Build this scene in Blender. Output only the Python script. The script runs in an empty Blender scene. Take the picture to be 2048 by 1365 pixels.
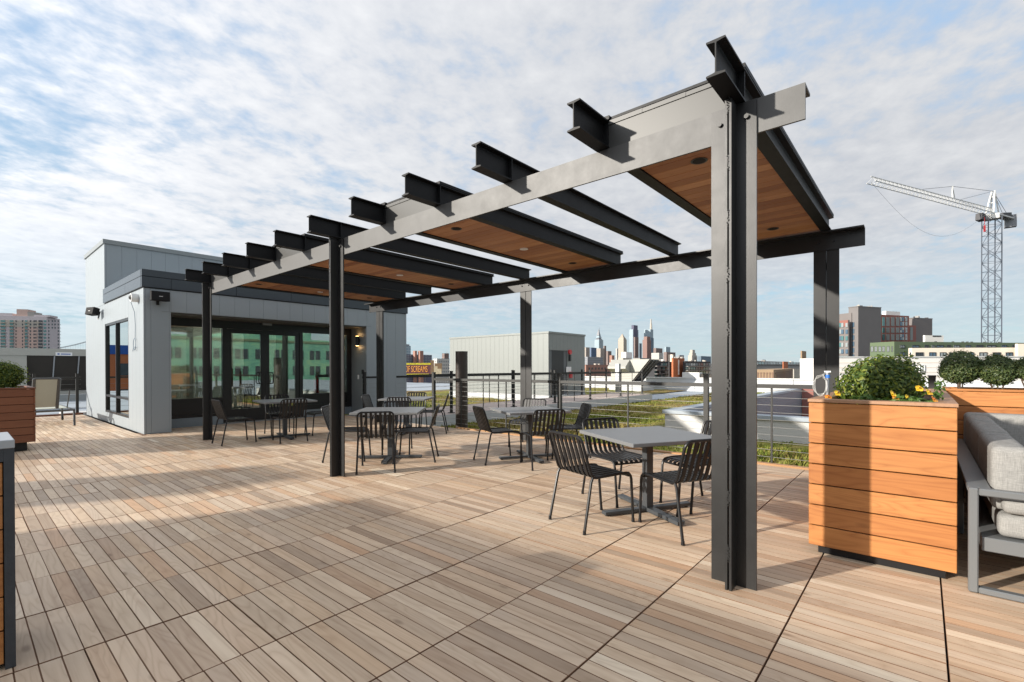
import bpy, bmesh, math, random
from mathutils import Vector, Matrix
random.seed(7)
S = bpy.context.scene
COL = S.collection
rad = math.radians

# ------------------------------------------------------------------ camera
CAM = Vector((0, 0, 1.3)); YAW = rad(40.650); PITCH = rad(-0.289); ROLL = rad(-0.136)
FPX = 956.65; CY = 740.91
_F = Vector((math.cos(YAW)*math.cos(PITCH), math.sin(YAW)*math.cos(PITCH), math.sin(PITCH)))
_R0 = Vector((math.sin(YAW), -math.cos(YAW), 0)); _U0 = _R0.cross(_F)
_R = _R0*math.cos(ROLL)+_U0*math.sin(ROLL); _U = _U0*math.cos(ROLL)-_R0*math.sin(ROLL)
cd = bpy.data.cameras.new('camera'); cam = bpy.data.objects.new('camera', cd); COL.objects.link(cam)
cam.matrix_world = Matrix(((_R.x, _U.x, -_F.x, CAM.x), (_R.y, _U.y, -_F.y, CAM.y), (_R.z, _U.z, -_F.z, CAM.z), (0, 0, 0, 1)))
cd.sensor_width = 36; cd.lens = 36*FPX/2048; cd.shift_y = (CY-682.5)/2048
cd.clip_start = 0.05; cd.clip_end = 30000
S.camera = cam
def ray(px, py): return _F+_R*((px-1024)/FPX)+_U*((CY-py)/FPX)
def gz(px, py, z=0.0):
    d = ray(px, py); return CAM+d*((z-CAM.z)/d.z)
def onx(px, py, X):
    d = ray(px, py); return CAM+d*(X/d.x)
def ony(px, py, Y):
    d = ray(px, py); return CAM+d*(Y/d.y)
def dist_pt(px, py, dist):
    return CAM+ray(px, py)*dist

# ------------------------------------------------------------------ sky and sun
SUN_EL = 18.5; SUN_DIR = Vector((-math.cos(rad(28.5))*math.cos(rad(SUN_EL)), math.sin(rad(28.5))*math.cos(rad(SUN_EL)), math.sin(rad(SUN_EL))))
W = bpy.data.worlds.new('World'); S.world = W; W.use_nodes = True
nt = W.node_tree; nt.nodes.clear(); L = nt.links.new
def N(t, **k):
    n = nt.nodes.new(t)
    for a, b in k.items(): setattr(n, a, b)
    return n
out = N('ShaderNodeOutputWorld'); bg = N('ShaderNodeBackground'); bg.inputs['Strength'].default_value = 0.090
sky = N('ShaderNodeTexSky', sky_type='NISHITA'); sky.sun_disc = False
sky.sun_elevation = rad(SUN_EL); sky.sun_rotation = rad(-61.5); sky.air_density = 1.0; sky.dust_density = 0.35; sky.ozone_density = 1.5
tc = N('ShaderNodeTexCoord'); sep = N('ShaderNodeSeparateXYZ'); L(tc.outputs['Generated'], sep.inputs[0])
def M(op, a, b=None, c=None, clamp=False):
    n = N('ShaderNodeMath', operation=op); n.use_clamp = clamp
    for i, v in enumerate((a, b, c)):
        if v is None: continue
        if isinstance(v, (int, float)): n.inputs[i].default_value = v
        else: L(v, n.inputs[i])
    return n.outputs[0]
zc = M('ADD', M('MAXIMUM', sep.outputs[2], 0.0), 0.10)
comb = N('ShaderNodeCombineXYZ'); L(M('DIVIDE', sep.outputs[0], zc), comb.inputs[0]); L(M('DIVIDE', sep.outputs[1], zc), comb.inputs[1])
def noise(vec, scale, detail, rough=0.55, dist=0.0, rot=0.0, sc=(1, 1, 1), loc=(0, 0, 0)):
    mp = N('ShaderNodeMapping'); L(vec, mp.inputs[0]); mp.inputs['Rotation'].default_value = (0, 0, rot); mp.inputs['Scale'].default_value = sc; mp.inputs['Location'].default_value = loc
    n = N('ShaderNodeTexNoise'); L(mp.outputs[0], n.inputs['Vector']); n.inputs['Scale'].default_value = scale; n.inputs['Detail'].default_value = detail
    n.inputs['Roughness'].default_value = rough; n.inputs['Distortion'].default_value = dist
    return n.outputs['Fac']
v = comb.outputs[0]
n_big = noise(v, 0.42, 3, 0.5, 0.3, 0.3, loc=(3.1, 1.7, 0))
n_mid = noise(v, 3.2, 6, 0.58, 0.2, 0.9, sc=(1.0, 1.15, 1))
n_cell = noise(v, 10.5, 4, 0.6, 0.15, -0.4, sc=(1, 1.1, 1))
mott = M('ADD', M('MULTIPLY', n_mid, 0.60), M('MULTIPLY', n_cell, 0.40))
n_var = noise(v, 1.1, 3, 0.5, 0.2, 0.2, loc=(7.3, 2.2, 0))
cover = M('ADD', M('ADD', mott, M('MULTIPLY', M('SUBTRACT', n_big, 0.5), 0.6)), M('MULTIPLY', M('SUBTRACT', n_var, 0.5), 0.45))
mr = N('ShaderNodeMapRange', interpolation_type='SMOOTHSTEP'); L(cover, mr.inputs[0]); mr.inputs[1].default_value = 0.20; mr.inputs[2].default_value = 0.50
# the high broken sheet thins out towards the horizon all round
hz = N('ShaderNodeMapRange', interpolation_type='SMOOTHSTEP'); L(sep.outputs[2], hz.inputs[0]); hz.inputs[1].default_value = 0.02; hz.inputs[2].default_value = 0.26; hz.inputs[3].default_value = 0.36; hz.inputs[4].default_value = 0.95
fac = M('MULTIPLY', mr.outputs[0], hz.outputs[0], clamp=True)
cr = N('ShaderNodeMixRGB'); cr.inputs[1].default_value = (2.78, 2.88, 3.1, 1); cr.inputs[2].default_value = (3.72, 3.74, 3.8, 1)
cf = N('ShaderNodeMapRange'); L(mott, cf.inputs[0]); cf.inputs[1].default_value = 0.36; cf.inputs[2].default_value = 0.66; L(cf.outputs[0], cr.inputs[0])
hb = N('ShaderNodeMapRange', interpolation_type='SMOOTHSTEP'); L(sep.outputs[2], hb.inputs[0]); hb.inputs[1].default_value = 0.0; hb.inputs[2].default_value = 0.5
hc = N('ShaderNodeMixRGB'); L(hb.outputs[0], hc.inputs[0]); hc.inputs[1].default_value = (1.8, 2.55, 2.95, 1); hc.inputs[2].default_value = (1.75, 2.5, 3.5, 1)
sb = N('ShaderNodeMixRGB'); sb.inputs[0].default_value = 0.90; L(sky.outputs[0], sb.inputs[1]); L(hc.outputs[0], sb.inputs[2])
# thin cloud is brighter on the side of the sun
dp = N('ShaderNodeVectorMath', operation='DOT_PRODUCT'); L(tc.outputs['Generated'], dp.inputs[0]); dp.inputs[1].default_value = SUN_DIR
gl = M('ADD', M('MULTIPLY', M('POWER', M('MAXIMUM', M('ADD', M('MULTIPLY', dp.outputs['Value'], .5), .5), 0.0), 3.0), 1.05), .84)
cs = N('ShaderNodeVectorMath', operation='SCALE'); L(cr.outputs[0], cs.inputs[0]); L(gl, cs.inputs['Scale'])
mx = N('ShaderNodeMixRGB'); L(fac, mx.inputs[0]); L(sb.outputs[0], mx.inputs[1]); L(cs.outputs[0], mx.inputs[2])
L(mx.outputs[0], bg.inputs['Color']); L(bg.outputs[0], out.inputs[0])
sd = bpy.data.lights.new('sun', 'SUN'); sd.energy = 2.6; sd.angle = rad(1.1); sd.color = (1.0, 0.93, 0.83)
so = bpy.data.objects.new('sun', sd); COL.objects.link(so); so.rotation_euler = SUN_DIR.to_track_quat('Z', 'Y').to_euler(); so.location = SUN_DIR*60
S.view_settings.view_transform = 'Standard'; S.view_settings.look = 'None'; S.view_settings.gamma = 1; S.view_settings.use_curve_mapping = False
S.view_settings.exposure = 1.45
S.render.engine = 'CYCLES'; S.cycles.max_bounces = 8; S.cycles.transparent_max_bounces = 8
S.render.resolution_x = 1024; S.render.resolution_y = 682

# ------------------------------------------------------------------ materials
MATS = {}
class NT:
    def __init__(s, name):
        s.m = bpy.data.materials.new(name); s.m.use_nodes = True; s.t = s.m.node_tree; s.t.nodes.clear()
        s.o = s.n('ShaderNodeOutputMaterial'); s.p = s.n('ShaderNodeBsdfPrincipled'); s.l(s.p.outputs[0], s.o.inputs[0]); MATS[name] = s.m
    def n(s, t, **k):
        n = s.t.nodes.new(t)
        for a, b in k.items(): setattr(n, a, b)
        return n
    def l(s, a, b): s.t.links.new(a, b)
    def math(s, op, a, b=0.0, clamp=False):
        n = s.n('ShaderNodeMath', operation=op); n.use_clamp = clamp
        for i, v in enumerate((a, b)):
            if isinstance(v, (int, float)): n.inputs[i].default_value = v
            else: s.l(v, n.inputs[i])
        return n.outputs[0]
    def noise(s, vec, scale=1, detail=4, rough=.55, dist=0, out='Fac'):
        n = s.n('ShaderNodeTexNoise'); 
        if vec is not None: s.l(vec, n.inputs['Vector'])
        n.inputs['Scale'].default_value = scale; n.inputs['Detail'].default_value = detail; n.inputs['Roughness'].default_value = rough; n.inputs['Distortion'].default_value = dist
        return n.outputs[out]
    def ramp(s, fac, stops):
        n = s.n('ShaderNodeValToRGB'); s.l(fac, n.inputs[0]); e = n.color_ramp.elements
        while len(e) > 1: e.remove(e[-1])
        e[0].position = stops[0][0]; e[0].color = (*stops[0][1], 1)
        for p, c in stops[1:]:
            q = e.new(p); q.color = (*c, 1)
        return n.outputs[0]
    def mix(s, fac, a, b, mode='MIX'):
        n = s.n('ShaderNodeMixRGB', blend_type=mode)
        for i, v in enumerate((fac, a, b)):
            if isinstance(v, (int, float)): n.inputs[i].default_value = v
            elif isinstance(v, tuple): n.inputs[i].default_value = (*v, 1)
            else: s.l(v, n.inputs[i])
        return n.outputs[0]
    def bump(s, h, strength=.2, dist=.01):
        b = s.n('ShaderNodeBump'); b.inputs['Strength'].default_value = strength; b.inputs['Distance'].default_value = dist; s.l(h, b.inputs['Height']); s.l(b.outputs[0], s.p.inputs['Normal'])
    def pos(s, sc=(1, 1, 1), offs=None):
        g = s.n('ShaderNodeNewGeometry'); v = g.outputs['Position']
        if offs is not None:
            a = s.n('ShaderNodeVectorMath', operation='ADD'); s.l(v, a.inputs[0]); s.l(offs, a.inputs[1]); v = a.outputs[0]
        m = s.n('ShaderNodeVectorMath', operation='MULTIPLY'); s.l(v, m.inputs[0]); m.inputs[1].default_value = sc
        return m.outputs[0]
    def rnd(s):
        g = s.n('ShaderNodeNewGeometry'); oi = s.n('ShaderNodeObjectInfo')
        return s.math('FRACT', s.math('ADD', s.math('MULTIPLY', g.outputs['Random Per Island'], 7.31), s.math('MULTIPLY', oi.outputs['Random'], 5.17)))
    def spread(s, r, k=(37., 23., 11.)):
        m = s.n('ShaderNodeVectorMath', operation='SCALE'); m.inputs[0].default_value = k; s.l(r, m.inputs['Scale']); return m.outputs[0]

def plain(name, col, rough=.6, metal=0., var=.12, scale=3., spec=.5, bump=0.0, bscale=60.):
    t = NT(name); p = t.pos()
    f = t.noise(p, scale, 5, .6)
    t.l(t.mix(f, tuple(c*(1-var) for c in col), tuple(min(1, c*(1+var)) for c in col)), t.p.inputs['Base Color'])
    t.p.inputs['Roughness'].default_value = rough; t.p.inputs['Metallic'].default_value = metal; t.p.inputs['Specular IOR Level'].default_value = spec
    if bump: t.bump(t.noise(p, bscale, 3), bump, .004)
    return t.m

def wood(name, stops, grain, axis='y', rough=.55, swirl=.35, bump=.12, tone=None, streak=.6, knots=.5, grime=.3):
    t = NT(name); r = t.rnd(); off = t.spread(r)
    a = {'x': (.9, 14, 14), 'y': (14, .9, 14)}[axis]; b = {'x': (.8, 5, 5), 'y': (5, .8, 5)}[axis]
    base = t.ramp(r, stops)
    fib = t.noise(t.pos((a[0]*4, a[1]*4, a[2]*4), off), 1, 5, .65)
    low = t.noise(t.pos(b, off), 1, 2, .5, .6)
    ring = t.math('ABSOLUTE', t.math('SINE', t.math('MULTIPLY', low, 46)))
    ring = t.math('POWER', ring, .6)
    f = t.math('ADD', t.math('MULTIPLY', fib, 1-swirl), t.math('MULTIPLY', ring, swirl), True)
    dark = t.mix(1.0, base, grain, 'MULTIPLY')
    col = t.mix(f, dark, base)
    st = t.noise(t.pos((2.2, 2.2, 2.2), off), 1, 4, .6)
    col = t.mix(t.math('MULTIPLY', t.math('SUBTRACT', st, .5, True), .9), col, tone or (0.30, 0.27, 0.25))
    sk = t.noise(t.pos((a[0]*1.6, a[1]*.55, a[2]*1.6) if axis == 'y' else (a[0]*.55, a[1]*1.6, a[2]*1.6), off), 1, 3, .6)
    col = t.mix(t.math('MULTIPLY', t.math('SUBTRACT', sk, .54, True), 3.0*streak, True), col, t.mix(1.0, base, (.52, .42, .36), 'MULTIPLY'))
    vo = t.n('ShaderNodeTexVoronoi'); t.l(t.pos((5.2, 1.9, 5.2) if axis == 'y' else (1.9, 5.2, 5.2), off), vo.inputs['Vector']); vo.inputs['Scale'].default_value = 1.0
    kn = t.n('ShaderNodeMapRange'); t.l(vo.outputs['Distance'], kn.inputs[0]); kn.inputs[1].default_value = .035; kn.inputs[2].default_value = .10; kn.inputs[3].default_value = .75; kn.inputs[4].default_value = 0.
    col = t.mix(t.math('MULTIPLY', kn.outputs[0], knots), col, t.mix(1.0, base, (.30, .24, .20), 'MULTIPLY'))
    dirt = t.noise(t.pos((.8, .8, .8)), 1, 5, .65)
    col = t.mix(t.math('MULTIPLY', t.math('SUBTRACT', dirt, .52, True), 1.6*grime, True), col, t.mix(1.0, col, (.66, .62, .58), 'MULTIPLY'))
    t.l(col, t.p.inputs['Base Color']); t.p.inputs['Roughness'].default_value = rough
    t.bump(f, bump, .003)
    return t.m

wood('deck_wood', [(0, (0.485, 0.364, 0.257)), (.18, (0.646, 0.516, 0.379)), (.35, (0.539, 0.420, 0.305)), (.5, (0.727, 0.599, 0.453)), (.62, (0.592, 0.434, 0.291)), (.75, (0.673, 0.543, 0.413)), (.88, (0.404, 0.309, 0.224)), (.95, (0.614, 0.414, 0.265)), (1, (0.792, 0.699, 0.556))], (.66, .61, .56), 'y', .62, .42, .15, (.50, .43, .365), .7, .8, .8)
def deck_wear():
    """each 0.61 m tile came from its own batch of timber; a few drip marks and scuffs cross the boards"""
    nt_ = MATS['deck_wood'].node_tree; p = nt_.nodes['Principled BSDF']; src = p.inputs['Base Color'].links[0].from_socket
    t = NT.__new__(NT); t.m = MATS['deck_wood']; t.t = nt_; t.p = p
    g = t.n('ShaderNodeNewGeometry'); sp = t.n('ShaderNodeSeparateXYZ'); t.l(g.outputs['Position'], sp.inputs[0])
    cx = t.math('FLOOR', t.math('DIVIDE', t.math('SUBTRACT', sp.outputs[0], 2.825), .61)); cy = t.math('FLOOR', t.math('DIVIDE', t.math('ADD', sp.outputs[1], .085), .6085))
    cb_ = t.n('ShaderNodeCombineXYZ'); t.l(cx, cb_.inputs[0]); t.l(cy, cb_.inputs[1])
    wn = t.n('ShaderNodeTexWhiteNoise', noise_dimensions='2D'); t.l(cb_.outputs[0], wn.inputs['Vector'])
    col = t.mix(1.0, src, t.ramp(wn.outputs['Value'], [(0, (.87, .84, .83)), (.35, (1.0, .985, .97)), (.6, (1.0, .95, .91)), (.8, (.95, .95, .97)), (1, (1.0, 1.0, 1.0))]), 'MULTIPLY')
    vo = t.n('ShaderNodeTexVoronoi'); t.l(t.pos((1.6, 1.6, 1.6)), vo.inputs['Vector']); vo.inputs['Scale'].default_value = 1.0
    sp2 = t.n('ShaderNodeMapRange'); t.l(t.math('ADD', vo.outputs['Distance'], t.math('MULTIPLY', t.noise(t.pos((14, 14, 14)), 1, 3), .05)), sp2.inputs[0]); sp2.inputs[1].default_value = .035; sp2.inputs[2].default_value = .055; sp2.inputs[3].default_value = .55; sp2.inputs[4].default_value = 0.
    col = t.mix(sp2.outputs[0], col, t.mix(1.0, col, (.34, .30, .27), 'MULTIPLY'))
    st = t.noise(t.pos((1.3, 1.3, 1.3)), 1, 6, .7, .4)
    col = t.mix(t.math('MULTIPLY', t.math('SUBTRACT', st, .55, True), 1.5, True), col, t.mix(1.0, col, (.70, .66, .62), 'MULTIPLY'))
    t.l(col, p.inputs['Base Color'])
deck_wear()
wood('planter_wood', [(0, (.475, .194, .054)), (.3, (.53, .232, .070)), (.6, (.435, .170, .046)), (1, (.565, .258, .082))], (.52, .40, .30), 'y', .5, .38, .10, (.435, .178, .050), 1.3, .5, .6)
wood('planter_wood_cross', [(0, (.475, .194, .054)), (.5, (.53, .232, .070)), (1, (.42, .166, .045))], (.52, .40, .30), 'x', .5, .38, .10, (.435, .178, .050), 1.3, .5, .6)
wood('cap_wood', [(0, (.36, .20, .115)), (1, (.42, .25, .15))], (.75, .68, .6), 'x', .55, .3, .08, (.35, .22, .15))
wood('dark_planter_wood', [(0, (.21, .075, .032)), (.5, (.25, .095, .042)), (1, (.18, .062, .028))], (.66, .55, .48), 'x', .5, .3, .08, (.16, .06, .03))
wood('soffit_wood', [(0, (.40, .18, .078)), (.25, (.55, .28, .125)), (.5, (.32, .13, .054)), (.75, (.48, .23, .10)), (1, (.60, .32, .15))], (.62, .5, .42), 'y', .5, .3, .06, (.22, .08, .035))
plain('plank_edge', (.20, .11, .062), .8, 0, .2, 9)
wood('edge_wood', [(0, (.50, .26, .10)), (1, (.44, .25, .12))], (.75, .66, .55), 'y', .6, .25, .06, (.42, .26, .15))

def steel(name, col, rough=.44, metal=.75, mott=.25):
    t = NT(name); p = t.pos(); a = t.noise(p, 7, 6, .65); b = t.noise(t.pos((26, 26, 3)), 1, 4, .6)
    t.l(t.mix(t.math('ADD', t.math('MULTIPLY', a, .6), t.math('MULTIPLY', b, .4)), tuple(c*(1-mott) for c in col), tuple(c*(1+mott) for c in col)), t.p.inputs['Base Color'])
    t.l(t.math('ADD', t.math('MULTIPLY', a, .16), rough-.08), t.p.inputs['Roughness']); t.p.inputs['Metallic'].default_value = metal
    t.bump(t.noise(p, 160, 2), .10, .002)
    return t.m
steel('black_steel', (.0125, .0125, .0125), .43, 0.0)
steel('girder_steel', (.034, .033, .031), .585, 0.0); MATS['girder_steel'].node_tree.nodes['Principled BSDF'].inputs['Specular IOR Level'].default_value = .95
steel('joist_steel', (.0085, .0088, .0095), .5, 0.0); MATS['joist_steel'].node_tree.nodes['Principled BSDF'].inputs['Specular IOR Level'].default_value = .22
plain('sheet_metal', (.050, .050, .048), .46, .2, .06, 2)
plain('galvanised', (.34, .35, .36), .4, .8, .1, 9)
plain('black_powder', (.010, .010, .011), .40, 0, .15, 12, .35)
plain('speaker_black', (.014, .014, .015), .75, 0, .15, 12, .2)
plain('rail_steel', (.022, .022, .020), .5, 0, .12, 8)
plain('rail_black', (.009, .009, .009), .5, 0, .12, 8, .35)
plain('cable_wire', (.26, .26, .25), .4, .8, .05)
plain('table_grey', (.20, .205, .21), .42, .25, .06, 5)
plain('table_base', (.060, .065, .070), .45, .2, .08, 5)
plain('gap_black', (.010, .009, .008), .9, 0, .1)
plain('sofa_frame', (.165, .172, .176), .42, .3, .05, 5)
plain('wall_panel', (.275, .308, .33), .45, .1, .03, 2, .4)
plain('wall_back', (.12, .13, .135), .6, 0, .05)
plain('trim_grey', (.225, .245, .25), .42, .2, .04, 2)
plain('fascia_panel', (.030, .038, .047), .24, 0, .08, 3)
plain('frame_black', (.012, .012, .013), .35, .2, .1)
plain('knee_wall', (.17, .20, .22), .5, 0, .05)
plain('reveal_soffit', (.085, .083, .075), .6, 0, .08)
plain('interior_wall', (.78, .77, .72), .7, 0, .03)
plain('interior_floor', (.17, .16, .15), .5, 0, .15, 2)
plain('interior_dark', (.03, .028, .027), .6, 0, .15)
plain('interior_brown', (.16, .075, .035), .55, 0, .15)
plain('white_plastic', (.72, .72, .71), .4, 0, .04)
plain('red_paint', (.50, .02, .025), .4, 0, .08)
plain('blue_tape', (.03, .16, .55), .5, 0, .08)
plain('white_roof', (.46, .475, .49), .6, 0, .07, 1.2)
plain('membrane', (.33, .37, .41), .65, 0, .10, .6)
plain('white_wall', (.56, .555, .54), .65, 0, .05, 1.)
plain('unit_paint', (.36, .355, .32), .5, .1, .05, 2)
plain('louvre_dark', (.028, .022, .016), .6, .1, .2, 1.5)
plain('soil', (.035, .024, .016), .95, 0, .4, 25, .2, .5, 60)
plain('slate', (.035, .040, .048), .5, 0, .45, 14, .5, .3, 50)
plain('counter_top', (.36, .38, .40), .35, 0, .05, 5)
plain('bark', (.09, .06, .04), .9, 0, .3, 20)
plain('sling_fabric', (.40, .42, .37), .8, 0, .06, 60)
plain('lounger_frame', (.075, .080, .085), .45, .2, .1)
plain('metal_grey', (.15, .16, .165), .55, .1, .05, 3)
plain('corrugated', (.27, .30, .34), .5, .2, .05, 3)
plain('asphalt', (.055, .055, .057), .9, 0, .2, .02)
plain('crane_white', (.55, .55, .53), .5, .1, .06, 1)
plain('crane_blue', (.05, .062, .085), .5, .1, .12, 1)
plain('crane_dark', (.05, .05, .055), .6, .1, .12, 1)
# far building stones, bricks and glass
for nm, c in dict(brick_dark=(.20, .178, .17), brick_dark_b=(.20, .185, .18), brick_red=(.30, .12, .095), brick_green=(.125, .17, .095), stucco_cream=(.92, .80, .66),
                  siding_white=(.98, .93, .88), concrete=(.36, .35, .33), stone_pale=(.50, .46, .40), stone_pink=(.62, .45, .39), stone_lilac=(.60, .55, .57), brick_orange=(.46, .145, .055),
                  brick_tan=(.36, .25, .15), brick_brown=(.24, .15, .10), tower_granite=(.23, .13, .11), tower_grey=(.27, .28, .30), tower_beige=(.42, .36, .29), green_sheathing=(.10, .36, .25), blue_band=(.02, .10, .42),
                  black_clad=(.035, .036, .04), brick_rose=(.38, .20, .15), tower_blue=(.09, .15, .27), purple_brick=(.12, .12, .18)).items():
    plain(nm, tuple(q*.84 for q in c), .75, 0, .10, .35)
for nm, c, rg in (('pane_dark', (.045, .055, .065), .12), ('pane_blue', (.10, .16, .22), .12), ('pane_pale', (.34, .37, .37), .2), ('pane_teal', (.10, .22, .22), .14), ('tower_glass', (.20, .29, .36), .16), ('tower_glass_dark', (.07, .14, .22), .14), ('pane_spandrel', (.19, .20, .19), .3)):
    plain(nm, c, rg, .3, .08, .5)

def glass(name, tint, refl):
    t = NT(name); t.t.nodes.remove(t.p)
    tr = t.n('ShaderNodeBsdfTransparent'); tr.inputs[0].default_value = (*tint, 1)
    gl = t.n('ShaderNodeBsdfGlossy'); gl.inputs['Roughness'].default_value = 0.0; gl.inputs[0].default_value = (.95, 1, .98, 1)
    fr = t.n('ShaderNodeFresnel'); fr.inputs[0].default_value = 1.5
    f = t.math('ADD', t.math('MULTIPLY', fr.outputs[0], 1-refl), refl, True)
    mxs = t.n('ShaderNodeMixShader'); t.l(f, mxs.inputs[0]); t.l(tr.outputs[0], mxs.inputs[1]); t.l(gl.outputs[0], mxs.inputs[2]); t.l(mxs.outputs[0], t.o.inputs[0])
glass('window_glass', (.70, .78, .74), .24)
glass('side_glass', (.25, .28, .28), .55)

def emit(name, col, st):
    t = NT(name); t.p.inputs['Base Color'].default_value = (*col, 1); t.p.inputs['Emission Color'].default_value = (*col, 1); t.p.inputs['Emission Strength'].default_value = st
emit('strip_light', (1.0, .93, .80), 4.5); emit('lamp_glow', (1.0, .55, .18), 6.0)

def fabric():
    t = NT('linen_fabric'); g = t.n('ShaderNodeTexCoord')
    a = t.noise(t.pos((330, 330, 22)), 1, 3, .7); b = t.noise(t.pos((22, 22, 360)), 1, 3, .7)
    f = t.math('ADD', t.math('MULTIPLY', a, .5), t.math('MULTIPLY', b, .5))
    t.l(t.ramp(f, [(.30, (.15, .15, .143)), (.5, (.26, .255, .243)), (.68, (.36, .355, .335))]), t.p.inputs['Base Color'])
    t.p.inputs['Roughness'].default_value = .9; t.p.inputs['Specular IOR Level'].default_value = .15; t.bump(f, .35, .003)
fabric()
def leaf(name, dark, mid, light, tr=.35):
    t = NT(name); r = t.rnd(); c = t.ramp(r, [(0, dark), (.5, mid), (.9, light), (1, light)])
    t.l(c, t.p.inputs['Base Color']); t.p.inputs['Roughness'].default_value = .42; t.p.inputs['Specular IOR Level'].default_value = .4
    td = t.n('ShaderNodeBsdfTranslucent'); t.l(t.mix(1.0, c, (1.25, 1.3, .55), 'MULTIPLY'), td.inputs[0])
    ms = t.n('ShaderNodeMixShader'); ms.inputs[0].default_value = tr; t.l(t.p.outputs[0], ms.inputs[1]); t.l(td.outputs[0], ms.inputs[2]); t.l(ms.outputs[0], t.o.inputs[0])
leaf('box_leaf', (.045, .085, .020), (.095, .15, .030), (.24, .27, .045))
leaf('holly_leaf', (.040, .070, .026), (.080, .12, .040), (.15, .18, .06), .3)
leaf('flower_leaf', (.06, .12, .03), (.09, .17, .04), (.14, .22, .06))
leaf('petal_yellow', (.70, .42, .02), (.80, .55, .03), (.85, .65, .06), .2); leaf('petal_orange', (.75, .22, .02), (.80, .30, .03), (.8, .4, .05), .2)
plain('flower_eye', (.12, .03, .01), .8)
def turf(name, big):
    t = NT(name); p = t.pos()
    if big:
        a = t.noise(p, .22, 4, .6, .3); b = t.noise(p, 2.6, 6, .7); c = t.noise(p, 30, 3, .7)
        f = t.math('ADD', t.math('ADD', t.math('MULTIPLY', a, .62), t.math('MULTIPLY', b, .30)), t.math('MULTIPLY', c, .12))
        col = t.ramp(f, [(.36, (.12, .145, .028)), (.46, (.20, .205, .042)), (.53, (.27, .22, .075)), (.60, (.22, .15, .075)), (.68, (.18, .17, .045))])
        t.l(col, t.p.inputs['Base Color']); t.bump(t.math('ADD', b, c), .8, .06)
    else:
        a = t.noise(p, .22, 4, .6, .3); r = t.rnd()
        f = t.math('ADD', t.math('MULTIPLY', a, .8), t.math('MULTIPLY', r, .2))
        t.l(t.ramp(f, [(.36, (.11, .155, .028)), (.5, (.21, .215, .045)), (.60, (.26, .19, .075)), (.75, (.20, .18, .05))]), t.p.inputs['Base Color'])
    t.p.inputs['Roughness'].default_value = .9; t.p.inputs['Specular IOR Level'].default_value = .1
turf('turf', True); turf('turf_blade', False)

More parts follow.
